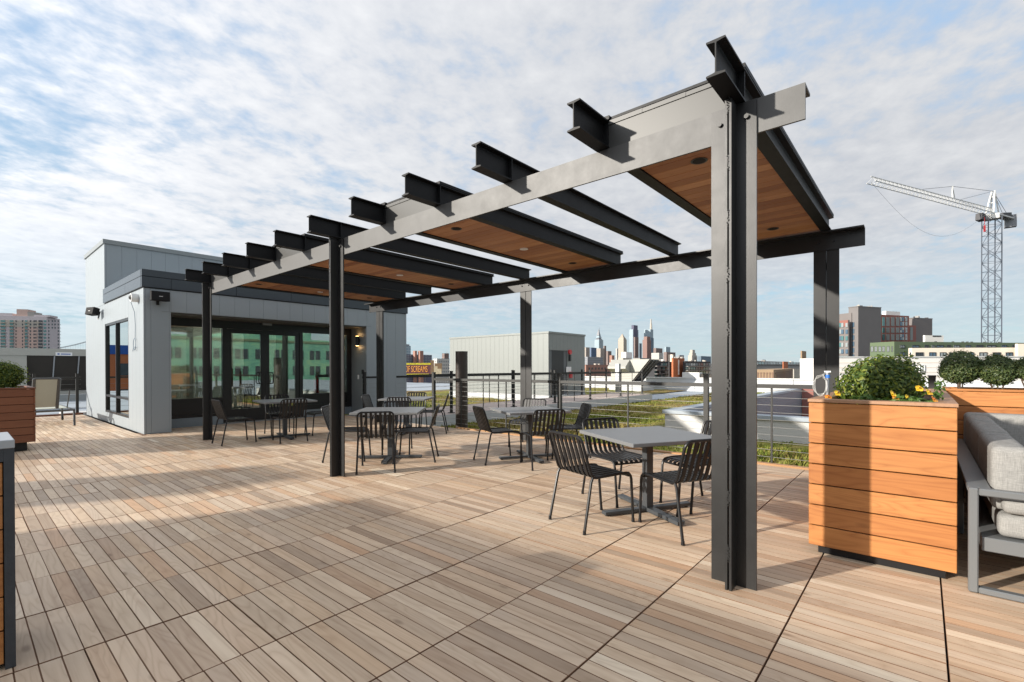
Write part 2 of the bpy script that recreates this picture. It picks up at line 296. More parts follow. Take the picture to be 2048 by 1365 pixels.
# ------------------------------------------------------------------ mesh helpers
class MB:
    def __init__(s): s.v = []; s.f = []
    def add(s, vs, fs):
        o = len(s.v); s.v += [tuple(a) for a in vs]; s.f += [tuple(i+o for i in q) for q in fs]; return s
    def box(s, x0, x1, y0, y1, z0, z1):
        if x0 > x1: x0, x1 = x1, x0
        if y0 > y1: y0, y1 = y1, y0
        if z0 > z1: z0, z1 = z1, z0
        return s.add([(x0, y0, z0), (x1, y0, z0), (x1, y1, z0), (x0, y1, z0), (x0, y0, z1), (x1, y0, z1), (x1, y1, z1), (x0, y1, z1)],
                     [(0, 3, 2, 1), (4, 5, 6, 7), (0, 1, 5, 4), (1, 2, 6, 5), (2, 3, 7, 6), (3, 0, 4, 7)])
    def cbox(s, x0, x1, y0, y1, z0, z1, c):
        """box with chamfered edges (all twelve)"""
        bm = bmesh.new(); bmesh.ops.create_cube(bm, size=1)
        for q in bm.verts: q.co = Vector(((x0+x1)/2+q.co.x*(x1-x0), (y0+y1)/2+q.co.y*(y1-y0), (z0+z1)/2+q.co.z*(z1-z0)))
        bmesh.ops.bevel(bm, geom=bm.edges[:], offset=c, segments=1, affect='EDGES')
        return s.bm(bm)
    def bm(s, bm):
        bm.verts.index_update(); s.add([q.co[:] for q in bm.verts], [[q.index for q in f.verts] for f in bm.faces]); bm.free(); return s
    def beam(s, a, b, w, h=None):
        a = Vector(a); b = Vector(b); d = (b-a).normalized(); h = h or w
        up = Vector((0, 0, 1)) if abs(d.z) < .95 else Vector((0, 1, 0))
        r = d.cross(up).normalized()*w/2; u = r.cross(d).normalized()*h/2
        vs = [p+i*r+j*u for p in (a, b) for i, j in ((-1, -1), (1, -1), (1, 1), (-1, 1))]
        return s.add(vs, [(0, 1, 2, 3), (7, 6, 5, 4), (0, 4, 5, 1), (1, 5, 6, 2), (2, 6, 7, 3), (3, 7, 4, 0)])
    def tube(s, pts, r, n=8, cap=True, r2=None):
        pts = [Vector(p) for p in pts]; rings = []; prev = None
        for i, p in enumerate(pts):
            d = (pts[min(i+1, len(pts)-1)]-pts[max(i-1, 0)]).normalized()
            if prev is None:
                up = Vector((0, 0, 1)) if abs(d.z) < .9 else Vector((1, 0, 0)); a = d.cross(up).normalized()
            else: a = (prev-d*prev.dot(d)).normalized()
            prev = a; b = d.cross(a); rr = r if r2 is None else r+(r2-r)*i/(len(pts)-1)
            rings.append([p+(a*math.cos(2*math.pi*k/n)+b*math.sin(2*math.pi*k/n))*rr for k in range(n)])
        vs = [q for ring in rings for q in ring]; fs = []
        for i in range(len(pts)-1):
            for k in range(n): fs.append((i*n+k, i*n+(k+1) % n, (i+1)*n+(k+1) % n, (i+1)*n+k))
        if cap: fs += [tuple(range(n-1, -1, -1)), tuple((len(pts)-1)*n+k for k in range(n))]
        return s.add(vs, fs)
    def ribbon(s, pts, w, t, side):
        """flat bar of width w (along side) and thickness t swept along pts"""
        pts = [Vector(p) for p in pts]; side = Vector(side); vs = []; fs = []
        for i, p in enumerate(pts):
            d = (pts[min(i+1, len(pts)-1)]-pts[max(i-1, 0)]).normalized(); nn = d.cross(side).normalized()
            vs += [p+side*w/2+nn*t/2, p-side*w/2+nn*t/2, p-side*w/2-nn*t/2, p+side*w/2-nn*t/2]
        for i in range(len(pts)-1):
            for k in range(4): fs.append((i*4+k, i*4+(k+1) % 4, i*4+4+(k+1) % 4, i*4+4+k))
        m = (len(pts)-1)*4; fs += [(3, 2, 1, 0), (m, m+1, m+2, m+3)]
        return s.add(vs, fs)
    def prism(s, poly, z0, z1):
        n = len(poly); vs = [(x, y, z0) for x, y in poly]+[(x, y, z1) for x, y in poly]
        return s.add(vs, [tuple(range(n-1, -1, -1)), tuple(range(n, 2*n))]+[(i, (i+1) % n, n+(i+1) % n, n+i) for i in range(n)])
    def cyl(s, c, r, z0, z1, n=16, r1=None):
        return s.tube([(c[0], c[1], z0), (c[0], c[1], z1)], r, n, True, r1)
    def mesh(s, name, mat, smooth=False):
        me = bpy.data.meshes.new(name); me.from_pydata(s.v, [], s.f)
        me.materials.append(MATS[mat])
        if smooth:
            me.polygons.foreach_set('use_smooth', [True]*len(me.polygons))
            try: me.set_sharp_from_angle(angle=rad(40))
            except Exception: pass
        return me
    def build(s, name, mat, parent=None, smooth=False, world=True):
        """geometry given in world coordinates; re-centred on the parent's base (or on its own lower centre)"""
        if parent is not None: o = parent_base(parent) if world else Vector((0, 0, 0))
        else:
            xs, ys, zs = zip(*s.v); o = Vector(((min(xs)+max(xs))/2, (min(ys)+max(ys))/2, min(zs))) if world else Vector((0, 0, 0))
        if o.length: s.v = [(a-o.x, b-o.y, c-o.z) for a, b, c in s.v]
        ob = bpy.data.objects.new(name, s.mesh(name, mat, smooth)); COL.objects.link(ob)
        if parent is not None: ob.parent = parent
        else: ob.location = o
        return ob
def parent_base(p):
    o = Vector((0, 0, 0))
    while p is not None: o += p.location; p = p.parent
    return o
def tag(o, label, cat, group=None):
    o['label'] = label; o['category'] = cat
    if group: o['group'] = group
    return o
def thing(name, label, cat, loc=(0, 0, 0), rotz=0, group=None):
    o = bpy.data.objects.new(name, None); COL.objects.link(o); o.location = loc; o.rotation_euler = (0, 0, rotz); o.empty_display_size = .2
    return tag(o, label, cat, group)
def struct(o): o['kind'] = 'structure'; return o
def stuff(o): o['kind'] = 'stuff'; return o
def link_copy(me, name, parent, loc, rotz=0, scale=None):
    o = bpy.data.objects.new(name, me); COL.objects.link(o); o.parent = parent; o.location = loc; o.rotation_euler = (0, 0, rotz)
    if scale: o.scale = scale
    return o
def copy_tree(root, loc, rotz, label):
    r = root.copy(); COL.objects.link(r); r.location = loc; r.rotation_euler = (0, 0, rotz); r['label'] = label
    for ch in list(root.children):
        c = ch.copy(); COL.objects.link(c); c.parent = r
        for g2 in ch.children:
            d = g2.copy(); COL.objects.link(d); d.parent = c
    return r

# ------------------------------------------------------------------ setting
ZR = -.36
struct(MB().add([(-9000, -9000, -16), (9000, -9000, -16), (9000, 9000, -16), (-9000, 9000, -16)], [(0, 1, 2, 3)]).build('ground', 'asphalt', world=False))
roof = struct(MB().box(-26, 11.75, -47, 46, -15.9, ZR).box(11.75, 34.2, 4.75, 46, -15.9, ZR).box(27.9, 34.2, -47, 4.75, -15.9, ZR).box(11.75, 27.9, -47, -5.0, -15.9, ZR).build('roof', 'membrane'))

# deck: pedestal tiles of 0.608 x 0.61 m with eight planks each
TY0, TY, TX0, TX = -.085, .6085, 2.825, .61
deck = MB().box(-2.9, 7.06, -2.6, 18.32, -.30, -.045).build('deck', 'gap_black'); struct(deck)
PW = TX/8-.0035; PL = TY-.0070
def plank_mesh(mb, x, y, w, l, dz=0, c=.0013):
    x0, x1, y0, y1 = x-w/2, x+w/2, y-l/2, y+l/2; z1 = dz; z0 = -.03
    mb.add([(x0, y0, z0), (x1, y0, z0), (x1, y1, z0), (x0, y1, z0), (x0, y0, z1-c), (x1, y0, z1-c), (x1, y1, z1-c), (x0, y1, z1-c),
            (x0+c, y0+c, z1), (x1-c, y0+c, z1), (x1-c, y1-c, z1), (x0+c, y1-c, z1)],
           [(0, 1, 5, 4), (1, 2, 6, 5), (2, 3, 7, 6), (3, 0, 4, 7), (4, 5, 9, 8), (5, 6, 10, 9), (6, 7, 11, 10), (7, 4, 8, 11), (8, 9, 10, 11)])
def edge_mat(me):
    me.materials.append(MATS['plank_edge'])
    me.polygons.foreach_set('material_index', [0 if k % 9 >= 8 else 1 for k in range(len(me.polygons))])
planks = []
for j in range(-4, 31):
    yc = TY0+TY*(j+.5)
    for i in range(-75, 56):
        xc = TX0+TX*(i+.5)/8
        if xc < -2.85 or xc > 7.02 or yc > 18.2: continue
        if xc > 2.40 and yc > 11.9 and not (2.9 < xc < 7.4 and yc < 12.45): continue
        tx, ty = math.floor(i/8), j
        rj = random.Random(tx*991+ty*77)
        dz = rj.uniform(-.0035, .0); ox = rj.uniform(-.002, .002)
        if abs(yc-11.776) < .2 and xc > 2.40 and not 2.9 < xc < 7.38: continue
        planks.append((xc+ox, yc, dz+random.uniform(-.0008, .0004)))
def in_view(x, y):
    d = Vector((x, y, 0))-CAM; dep = d.dot(_F)
    if dep < .6: return None
    u = 1024+FPX*d.dot(_R)/dep; w = CY-FPX*d.dot(_U)/dep
    return dep if -60 < u < 2110 and w < 1420 else None
vis = sorted([(in_view(p[0], p[1]), k) for k, p in enumerate(planks) if in_view(p[0], p[1])])
near = set(k for _, k in vis[:300])
m1 = MB(); plank_mesh(m1, 0, 0, PW, PL); pm = m1.mesh('plank', 'deck_wood'); edge_mat(pm)
rest = MB()
dl = deck.location
for k, (x, y, dz) in enumerate(planks):
    if k in near: link_copy(pm, 'plank', deck, (x-dl.x, y-dl.y, dz-dl.z))
    else: plank_mesh(rest, x, y, PW, PL, dz)
for i in range(-75, 56):
    xc = TX0+TX*(i+.5)/8
    if (2.42 < xc < 2.9 or 7.38 < xc < 7.02): plank_mesh(rest, xc, (11.476+11.637)/2, PW, .158)
    elif 2.36 < xc <= 2.42: pass
edge_mat(stuff(rest.build('planks', 'deck_wood', deck)).data)
bk_ = MB()
for tx in range(-10, 7):
    for ty in range(-4, 30):
        x0 = TX0+TX*tx; y0 = TY0+TY*ty
        if x0 < -2.8 or x0+TX > 7.06 or (x0+TX > 2.40 and y0+TY > 12.3): continue
        bk_.box(x0+.006, x0+TX-.006, y0+.008, y0+TY-.008, -.034, -.0070)
plain('tile_batten', (.17, .095, .055), .85, 0, .2, 6)
stuff(bk_.build('tile_battens', 'tile_batten', deck))
for a, b in ((-2.6, -.2), (-.195, 2.4), (2.405, 5.0), (5.005, 7.7)): MB().cbox(7.065, 7.165, a, b, -.10, .012, .004).build('edge_board', 'edge_wood', deck)
MB().cbox(7.17, 7.25, -2.6, 7.7, -.16, -.01, .004).build('edge_board', 'edge_wood', deck)
MB().cbox(-2.9, 2.40, 18.33, 18.42, -.20, .035, .004).build('edge_board', 'dark_planter_wood', deck)

# raised walkway to the stair bulkhead
walk = MB().box(7.26, 22.2, 10.05, 12.45, -.6, -.03).build('walkway', 'membrane'); struct(walk)
mm = MB().cbox(-.305, .305, -.30, .30, -.03, 0, .004).mesh('paver', 'concrete')
plain('walk_paver', (.44, .36, .32), .8, 0, .15, 6); mm.materials[0] = MATS['walk_paver']
wl = walk.location
for i in range(24):
    for j in range(3): link_copy(mm, 'paver', walk, (7.62+i*.615-wl.x, 10.46+j*.608+.10*j-wl.y, 0-wl.z), 0, (1, 1.15, 1))
# white flashed curb along the walkway
for a, b in ((7.27, 12.0), (12.01, 17.0), (17.01, 22.19)):
    MB().box(a, b, 10.02, 10.046, -.42, -.005).build('curb_flashing', 'white_roof', walk)

# planted roof: soil sheet with uneven surface, tufts near the deck
def turf_sheet(name, x0, x1, y0, y1, z, step, amp=.05):
    mb = MB(); nx = int((x1-x0)/step); ny = int((y1-y0)/step); rr = random.Random(3)
    vs = []
    for i in range(nx+1):
        for j in range(ny+1):
            x = x0+(x1-x0)*i/nx; y = y0+(y1-y0)*j/ny; e = 0 if i in (0, nx) or j in (0, ny) else 1
            vs.append((x, y, z+e*(amp*(math.sin(x*1.7+y*.9)*.3+math.sin(x*.6-y*1.3)*.4)+rr.uniform(0, amp))))
    mb.add(vs, [(i*(ny+1)+j, (i+1)*(ny+1)+j, (i+1)*(ny+1)+j+1, i*(ny+1)+j+1) for i in range(nx) for j in range(ny)])
    o = mb.build(name, 'turf'); return o
tufts = MB()
def tuft_field(x0, x1, y0, y1, n, z, h0, h1):
    for _ in range(n):
        x = random.uniform(x0, x1); y = random.uniform(y0, y1)
        if x > 11.4 and y < 5.1: continue
        for _k in range(3):
            a = random.uniform(0, 6.28); h = random.uniform(h0, h1); l = random.uniform(.3, 1.0)*h; w = random.uniform(.008, .02)*(1+x*.03)
            dx, dy = math.cos(a), math.sin(a); bx, by = x+random.uniform(-.04, .04), y+random.uniform(-.04, .04)
            tufts.add([(bx-dy*w, by+dx*w, z), (bx+dy*w, by-dx*w, z), (bx+dx*l, by+dy*l, z+h)], [(0, 1, 2)])
g0 = turf_sheet('sedum_bed', 7.3, 11.6, -6, 4.93, ZR+.05, .35); g0['kind'] = 'stuff'; g0['label'] = 'planted roof strip between the deck railing and the light well'
g1 = turf_sheet('sedum_bed', 7.3, 33.3, 4.935, 10.0, ZR+.05, .35); g1['kind'] = 'stuff'; g1['label'] = 'patchy green and brown planted roof beyond the deck railing'
g2 = turf_sheet('sedum_bed', 7.3, 33.3, 12.5, 27, ZR+.05, .45); g2['kind'] = 'stuff'; g2['label'] = 'planted roof behind the raised walkway'
g3 = turf_sheet('sedum_bed', -6, 2.35, 18.7, 21.2, ZR+.06, .3); g3['kind'] = 'stuff'; g3['label'] = 'narrow planted strip behind the left railing'
tuft_field(7.35, 10.5, -1, 9.8, 6500, ZR+.06, .03, .10); tuft_field(10.5, 20, 2, 9.9, 6500, ZR+.06, .03, .09); tuft_field(20, 33, 0, 9.9, 4000, ZR+.06, .03, .09)
tuft_field(8, 20, 12.6, 22, 4500, ZR+.06, .03, .09); tuft_field(-1, 2.3, 18.8, 21, 1800, ZR+.08, .04, .12)
tg = tufts.build('grass_tufts', 'turf_blade'); stuff(tg); tg['label'] = 'short tufts of sedum and grass on the planted roof'

# ------------------------------------------------------------------ pergola
YC = (.858, 5.381, 9.904); JY = [.845+.9046*k for k in range(11)]
XF, XRr = 3.027, 6.645
ZB, ZT = 2.661, 2.860; JB, JT = 2.866, 3.060
perg = thing('pergola', 'black steel pergola with wood soffit panels over the dining tables', 'pergola', (4.84, 5.38, 0))
for yc in YC:
    for front in (True, False):
        sx = -1 if front else 1; xf = XF if front else XRr+.013
        c = MB()
        for sy in (-1, 1):       # two angles back to back, stems pointing outwards
            c.box(xf, xf-sx*.013, yc+sy*.005, yc+sy*.127, 0.0 if front else 0, 2.857)
            c.box(xf-sx*.0001+0, xf+sx*.100, yc+sy*.005, yc+sy*.018, 0, 2.857)
        col = c.build('column', 'black_steel', perg)
        for k in range(9):
            z = .18+k*.325
            MB().box(xf+sx*.072, xf+sx*.1015, yc-.0045, yc+.0045, z, z+.075).build('stitch_plate', 'black_steel', col)
        wb = MB(); rw = random.Random(int(yc*10)+front)
        for k in range(9):
            z = .165+k*.325
            for q in range(7): zz = z+q*.015; wb.tube([(xf+sx*.0995, yc+rw.uniform(-.008, .008), zz), (xf+sx*.103, yc+rw.uniform(-.006, .006), zz+.012)], .0036, 5)
        stuff(wb.build('weld_beads', 'black_steel', col, True))
        for sy in (-1, 1):       # bolt heads
            b = MB(); hy = yc+sy*.075; hx = xf if front else xf-.031-.0
            b.tube([(hx-.000, hy, 2.765), (hx-.016, hy, 2.765)], .0135, 10).build('bolt', 'black_steel', col, True)
        bp = MB(); bp.box(min(xf, xf+sx*.1)-.02, max(xf, xf+sx*.1)+.02, yc-.14, yc+.14, -.06, -.012); bp.build('base_plate', 'black_steel', col)
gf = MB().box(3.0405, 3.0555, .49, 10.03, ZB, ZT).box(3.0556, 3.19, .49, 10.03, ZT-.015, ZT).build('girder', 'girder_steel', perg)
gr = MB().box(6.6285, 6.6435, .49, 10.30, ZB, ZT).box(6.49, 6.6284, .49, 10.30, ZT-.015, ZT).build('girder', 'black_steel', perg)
ipts = [(-.05, 0), (.05, 0), (.05, .010), (.0055, .0165), (.0035, .022), (.0035, .172), (.0055, .1775), (.05, .184), (.05, .194), (-.05, .194), (-.05, .184), (-.0055, .1775), (-.0035, .172), (-.0035, .022), (-.0055, .0165), (-.05, .010)]
jm = MB(); n = len(ipts)
jm.add([(2.664, a, JB+b) for a, b in ipts]+[(6.735, a, JB+b) for a, b in ipts], [tuple(range(n)), tuple(range(2*n-1, n-1, -1))]+[(i, n+i, n+(i+1) % n, (i+1) % n) for i in range(n)])
base = perg.location
jm.v = [(a-base.x, b, c) for a, b, c in jm.v]; jme = jm.mesh('joist', 'joist_steel')
stf = MB().box(3.040, 3.050, .004, .046, JB+.0115, JT-.0115).box(3.040, 3.050, -.046, -.004, JB+.0115, JT-.0115)
stf.v = [(a-base.x, b, c) for a, b, c in stf.v]; stm = stf.mesh('stiffener', 'joist_steel')
for y in JY:
    j = link_copy(jme, 'joist', perg, (0, y-base.y, 0)); link_copy(stm, 'stiffener', j, (0, 0, 0))
for k in (0, 3, 6, 9):
    y0, y1 = JY[k]+.006, JY[k+1]-.006
    p = MB().box(3.07, 6.60, y0, y1, 2.905, 3.045).build('soffit_panel', 'gap_black', perg)
    nb = 27; w = 3.5/nb; bmx = MB().cbox(-w/2+.0025, w/2-.0025, y0+.046, y1-.046, 2.878, 2.8995, .003)
    bmx.v = [(a, b-base.y, c) for a, b, c in bmx.v]; bme = bmx.mesh('board', 'soffit_wood')
    for i in range(nb): link_copy(bme, 'board', p, (3.085+w*(i+.5)-base.x, 0, 0))
    if y1 > y0:
        MB().box(3.052, 3.062, y0, y1, 2.863, 3.028).build('fascia_sheet', 'sheet_metal', perg)
        cp = MB()
        for q in range(3):
            a = y0+(y1-y0)*q/3; b = y0+(y1-y0)*(q+1)/3
            cp.box(3.045, 3.09, a+.001, b-.001, 3.030, 3.056+.002*q)
        cp.build('coping', 'sheet_metal', perg)
        MB().box(3.03, 6.72, JY[k]-.052, JY[k]+.06, JT+.004, JT+.030).box(3.03, 6.72, JY[k+1]-.06, JY[k+1]+.052, JT+.004, JT+.030).box(3.05, 6.68, JY[k]+.061, JY[k+1]-.061, JT+.006, JT+.024).build('roof_sheet', 'joist_steel', perg)
    ym = (y0+y1)/2
    for x, white in ((3.71, 0), (4.92, 1), (6.08, 0)):
        if white and k == 0: continue
        if white:
            MB().cyl((x, ym), .055, 2.868, 2.8775, 20).build('smoke_detector', 'white_plastic', perg, True)
        else:
            ring = MB()
            ring.cyl((x, ym), .062, 2.8745, 2.8775, 24); d = ring.build('downlight', 'frame_black', perg, True)
            MB().cyl((x, ym), .048, 2.8725, 2.8742, 20).build('baffle', 'gap_black', d, True)

# ------------------------------------------------------------------ glazed penthouse
BX, BY = 2.424, 11.645; BX1 = 8.75; BYU = 15.38; BYE = 18.0
pent = thing('rooftop_pavilion', 'grey metal panel pavilion with black framed glass doors and dark fascia', 'building', ((BX+BX1)/2, 14.8, 0))
MB().box(BX+.04, 2.86, BY+.04, 12.40, 0, 2.9).box(7.43, BX1-.04, BY+.04, BYE, 0, 2.9).box(BX+.04, BX1-.04, BY+.04, 12.40, 2.47, 2.9).box(BX+.04, 2.62, 15.48, BYE, 0, 2.9).box(BX+.04, 2.62, 12.4, 12.86, 0, 2.9).box(BX+.04, 2.62, 12.86, 15.48, 2.43, 2.9).box(BX+.04, 2.62, 12.86, 15.48, 0, .19).build('wall', 'wall_back', pent)
MB().box(BX+.04, BX1-.04, 12.41, BYE, 2.60, 3.12).build('roof_slab', 'wall_back', pent)
BXU = 5.5
MB().box(BX+.04, BXU-.04, BYU+.04, BYE, 3.121, 4.38).build('upper_wall', 'wall_back', pent)
def panel_strip(axis, fixed, a, b, z0, z1, mat='wall_panel', th=.036, nm='panel'):
    if b-a < .02 or z1-z0 < .02: return
    if axis == 'x': MB().cbox(a+.0012, b-.0012, fixed, fixed+th, z0, z1, .0018).build(nm, mat, pent)
    else: MB().cbox(fixed, fixed+th, a+.0012, b-.0012, z0, z1, .0018).build(nm, mat, pent)
def strips(a, b, first, pitch=.3065):
    xs = [a]; q = first
    while q < b-.05:
        if q > a+.02: xs.append(q)
        q += pitch
    return list(zip(xs, xs[1:]+[b]))
for a, b in strips(BX+.037, BX1, 2.543):
    spans = [(0.004, 2.895)]
    for (s0, s1) in [(2.88, 7.40)]:
        if a >= s0-.001 and b <= s1+.001: spans = [(2.452, 2.895)]
        elif a < s0 < b: panel_strip('x', BY, a, s0, 0.004, 2.895); a = s0; spans = [(2.452, 2.895)]
        elif a < s1 < b: panel_strip('x', BY, a, s1, 2.452, 2.895); a = s1
    for z0, z1 in spans: panel_strip('x', BY, a, b, z0, z1)
WY0, WY1, WZ0, WZ1 = 12.91, 15.36, .235, 2.40
for a, b in strips(BY, BYE, BY+.3065):
    spans = [(.004, 2.895 if b < BYU+.2 else 2.895)]
    top = 2.895
    if b > WY0 and a < WY1:
        if a < WY0: panel_strip('y', BX, a, WY0, .004, top); a = WY0
        if b > WY1: panel_strip('y', BX, WY1, b, .004, top); b = WY1
        panel_strip('y', BX, a, b, .004, WZ0); panel_strip('y', BX, a, b, WZ1, top)
    else: panel_strip('y', BX, a, b, .004, top)
for a, b in strips(BYU, BYE, BYU+.3065): panel_strip('y', BX, a, b, 2.899, 4.40)
for a, b in strips(BX+.037, BXU, 2.766): panel_strip('x', BYU, a, b, 3.2, 4.40)
for a, b in strips(BYU+.037, BYE, BYU+.3): MB().cbox(BXU-.036, BXU, a+.0012, b-.0012, 3.2, 4.40, .0018).build('panel', 'wall_panel', pent)
# right end wall
for a, b in strips(BY+.037, BYE, BY+.3): MB().cbox(BX1-.036, BX1, a+.0025, b-.0025, .004, 2.895, .003).build('panel', 'wall_panel', pent)
MB().box(BX-.03, BXU+.03, BYU-.03, BYE+.03, 4.402, 4.51).build('parapet_cap', 'trim_grey', pent)
MB().box(BX-.002, BX1+.002, BY-.002, BYU-.005, 2.90, 2.912).build('drip_edge', 'frame_black', pent)
def fas(a, b, z0, z1, side):
    if side: MB().cbox(BX-.035, BX+.03, a+.003, b-.003, z0, z1, .003).build('fascia_panel', 'fascia_panel', pent)
    else: MB().cbox(a+.003, b-.003, BY-.035, BY+.03, z0, z1, .003).build('fascia_panel', 'fascia_panel', pent)
for a, b in ((BX-.035, 2.88), (2.88, 4.1), (4.1, 5.32), (5.32, 6.54), (6.54, 7.76), (7.76, BX1+.03)):
    fas(a, b, 2.914, 3.12, False)
fas(BX-.035, 5.32, 3.128, 3.262, False); fas(5.32, BX1+.03, 3.128, 3.262, False)
for a, b in ((BY+.034, 13.0), (13.0, BYU-.01)): fas(a, b, 2.914, 3.12, True)
fas(BY+.034, BYU-.01, 3.128, 3.262, True)
MB().box(BX+.03, BX1, BY+.031, BYU-.01, 3.13, 3.20).box(BXU+.01, BX1, BYU-.005, BYE, 3.13, 3.22).build('roof_membrane', 'membrane', pent)
# recess: side walls, soffit, return trims
YG = 12.46
MB().box(7.402, 7.425, BY+.04, YG+.08, 0, 2.452).build('reveal_panel', 'trim_grey', pent)
MB().box(2.862, 2.878, BY+.04, YG+.08, 0, 2.452).build('reveal_panel', 'trim_grey', pent)
MB().box(2.88, 7.40, BY+.04, YG+.10, 2.42, 2.449).build('reveal_soffit', 'reveal_soffit', pent)
MB().box(2.72, 7.56, BY-.004, BY-.0005, 2.452, 2.462).build('trim', 'trim_grey', pent)
MB().box(7.404, 7.60, BY-.006, BY-.001, 0.01, 2.448).build('trim', 'wall_panel', pent)
# storefront
fr = MB()
def fbox(x0, x1, z0, z1, y0=YG-.05, y1=YG+.05): fr.box(x0, x1, y0, y1, z0, z1)
xs = dict(a=2.88, b=3.00, c=4.07, d=4.26, e=4.92, f=5.15, g=5.81, h=5.985, i=7.24, j=7.40)
fbox(2.88, 7.40, 2.24, 2.418)
fbox(xs['a'], 2.95, .02, 2.24); fbox(4.08, 4.17, .02, 2.24); fbox(5.90, 5.985, .02, 2.24); fbox(7.26, 7.40, .20, 2.24)
fbox(2.95, 4.08, .56, .63); fbox(2.95, 4.08, .20, .26); fbox(5.985, 7.26, .55, .62); fbox(5.985, 7.26, .20, .33)
fr.build('window_frame', 'frame_black', pent)
MB().box(2.95, 4.08, YG-.02, YG+.02, .2605, .5595).build('spandrel', 'frame_black', pent); MB().box(5.985, 7.26, YG-.02, YG+.02, .3305, .5495).build('spandrel', 'frame_black', pent)
MB().box(2.88, 4.08, YG-.06, YG+.06, 0, .198).build('knee_wall', 'knee_wall', pent); MB().box(5.985, 7.40, YG-.06, YG+.06, 0, .198).build('knee_wall', 'knee_wall', pent)
MB().box(2.951, 4.079, YG-.006, YG+.006, .631, 2.239).build('pane', 'window_glass', pent)
MB().box(5.986, 7.259, YG-.006, YG+.006, .621, 2.239).build('pane', 'window_glass', pent)
for x0, x1, hx in ((4.172, 5.034, 4.965), (5.038, 5.898, 5.107)):
    dd = MB(); st = .10
    dd.box(x0, x0+st, YG-.03, YG+.03, .03, 2.235).box(x1-st, x1, YG-.03, YG+.03, .03, 2.235).box(x0+st, x1-st, YG-.03, YG+.03, 2.14, 2.235).box(x0+st, x1-st, YG-.03, YG+.03, .03, .33)
    door = dd.build('door', 'frame_black', pent)
    MB().box(x0+st+.001, x1-st-.001, YG-.006, YG+.006, .331, 2.139).build('pane', 'window_glass', door)
    sgn = -1 if hx < 5.03 else 1
    MB().tube([(hx, YG-.031, .92), (hx, YG-.075, .92), (hx+sgn*.09, YG-.085, .93), (hx+sgn*.10, YG-.085, .97), (hx+sgn*.10, YG-.085, 1.15), (hx+sgn*.09, YG-.085, 1.19), (hx, YG-.075, 1.20), (hx, YG-.031, 1.20)], .012, 8).build('handle', 'black_powder', door, True)
MB().box(4.08, 5.985, YG-.12, YG+.1, 0, .022).build('threshold', 'galvanised', pent)
MB().cbox(4.95, 5.17, YG-.13, YG-.053, 2.37, 2.418, .006).build('door_sensor', 'trim_grey', pent)
# side window with two lites over two low lites
wf = MB(); T = .05; wm = (WY0+WY1)/2+.05
for a, b in ((WY0, WY0+T), (WY1-T, WY1), (wm-T/2, wm+T/2)): wf.box(BX+.005, BX+.10, a, b, WZ0, WZ1)
for a, b in ((WY0+T, wm-T/2), (wm+T/2, WY1-T)):
    for z0, z1 in ((WZ0, WZ0+T), (.62, .67), (WZ1-T, WZ1)): wf.box(BX+.008, BX+.097, a, b, z0, z1)
wo = wf.build('side_window', 'frame_black', pent)
for a, b in ((WY0+T, wm-T/2), (wm+T/2, WY1-T)):
    MB().box(BX+.045, BX+.055, a, b, .671, WZ1-T).build('pane', 'side_glass', wo); MB().box(BX+.045, BX+.055, a, b, WZ0+T, .619).build('pane', 'side_glass', wo)
# interior
MB().box(2.63, 7.42, YG+.12, 17.4, -.02, .004).build('interior_floor', 'interior_floor', pent)
MB().box(2.63, 7.42, YG+.12, 17.4, 2.56, 2.595).build('ceiling', 'interior_wall', pent)
MB().box(2.63, 7.42, 17.4, 17.45, 0, 2.6).build('interior_wall', 'interior_wall', pent)
MB().box(4.1, 4.9, 14.6, 15.2, .01, 2.55).build('interior_wall', 'interior_wall', pent)
MB().box(5.55, 5.95, 14.8, 15.2, .01, 2.55).build('interior_column', 'interior_dark', pent)
MB().box(2.9, 4.0, 16.2, 16.8, .01, 1.25).box(5.6, 6.6, 16.0, 16.4, .7, 1.3).build('interior_cabinet', 'interior_brown', pent)
for y in (13.7, 15.9):
    for x in (3.0, 4.65, 6.1): MB().box(x, x+1.2, y, y+.07, 2.50, 2.545).build('strip_light', 'strip_light', pent)
ext = MB(); ext.cyl((6.55, YG+.35), .065, .62, 1.02, 14).cyl((6.55, YG+.35), .03, 1.02, 1.09, 10).build('fire_extinguisher', 'red_paint', pent, True)

# fittings on the pavilion (things of their own)
sc = thing('wall_sconce', 'black cylinder up and down wall sconce glowing warm beside the doors', 'lamp', (7.34, 12.0, 2.05))
MB().cyl((7.335, 12.0), .048, 1.93, 2.19, 18).build('lamp_body', 'frame_black', sc, True); MB().box(7.375, 7.4015, 11.97, 12.03, 2.0, 2.12).build('bracket', 'frame_black', sc)
for z in (2.1915, 1.924): MB().cyl((7.335, 12.0), .040, z, z+.005, 16).build('bulb', 'lamp_glow', sc, True)
for z in (2.25, 1.87):
    ld = bpy.data.lights.new('sconce_light', 'POINT'); ld.energy = .08; ld.color = (1, .6, .28); ld.shadow_soft_size = .02
    lo = bpy.data.objects.new('sconce_light', ld); COL.objects.link(lo); lo.parent = sc; lo.location = (-.005, 0, z-2.05)
tag(MB().cbox(7.375, 7.4015, 11.78, 11.86, 1.14, 1.26, .005).build('card_reader', 'black_powder'), 'small dark card reader on the wall right of the doors', 'card reader')
tag(MB().cbox(7.385, 7.4015, 12.02, 12.085, .99, 1.11, .004).build('wall_switch', 'white_plastic'), 'small white switch plate low on the wall by the doors', 'switch')
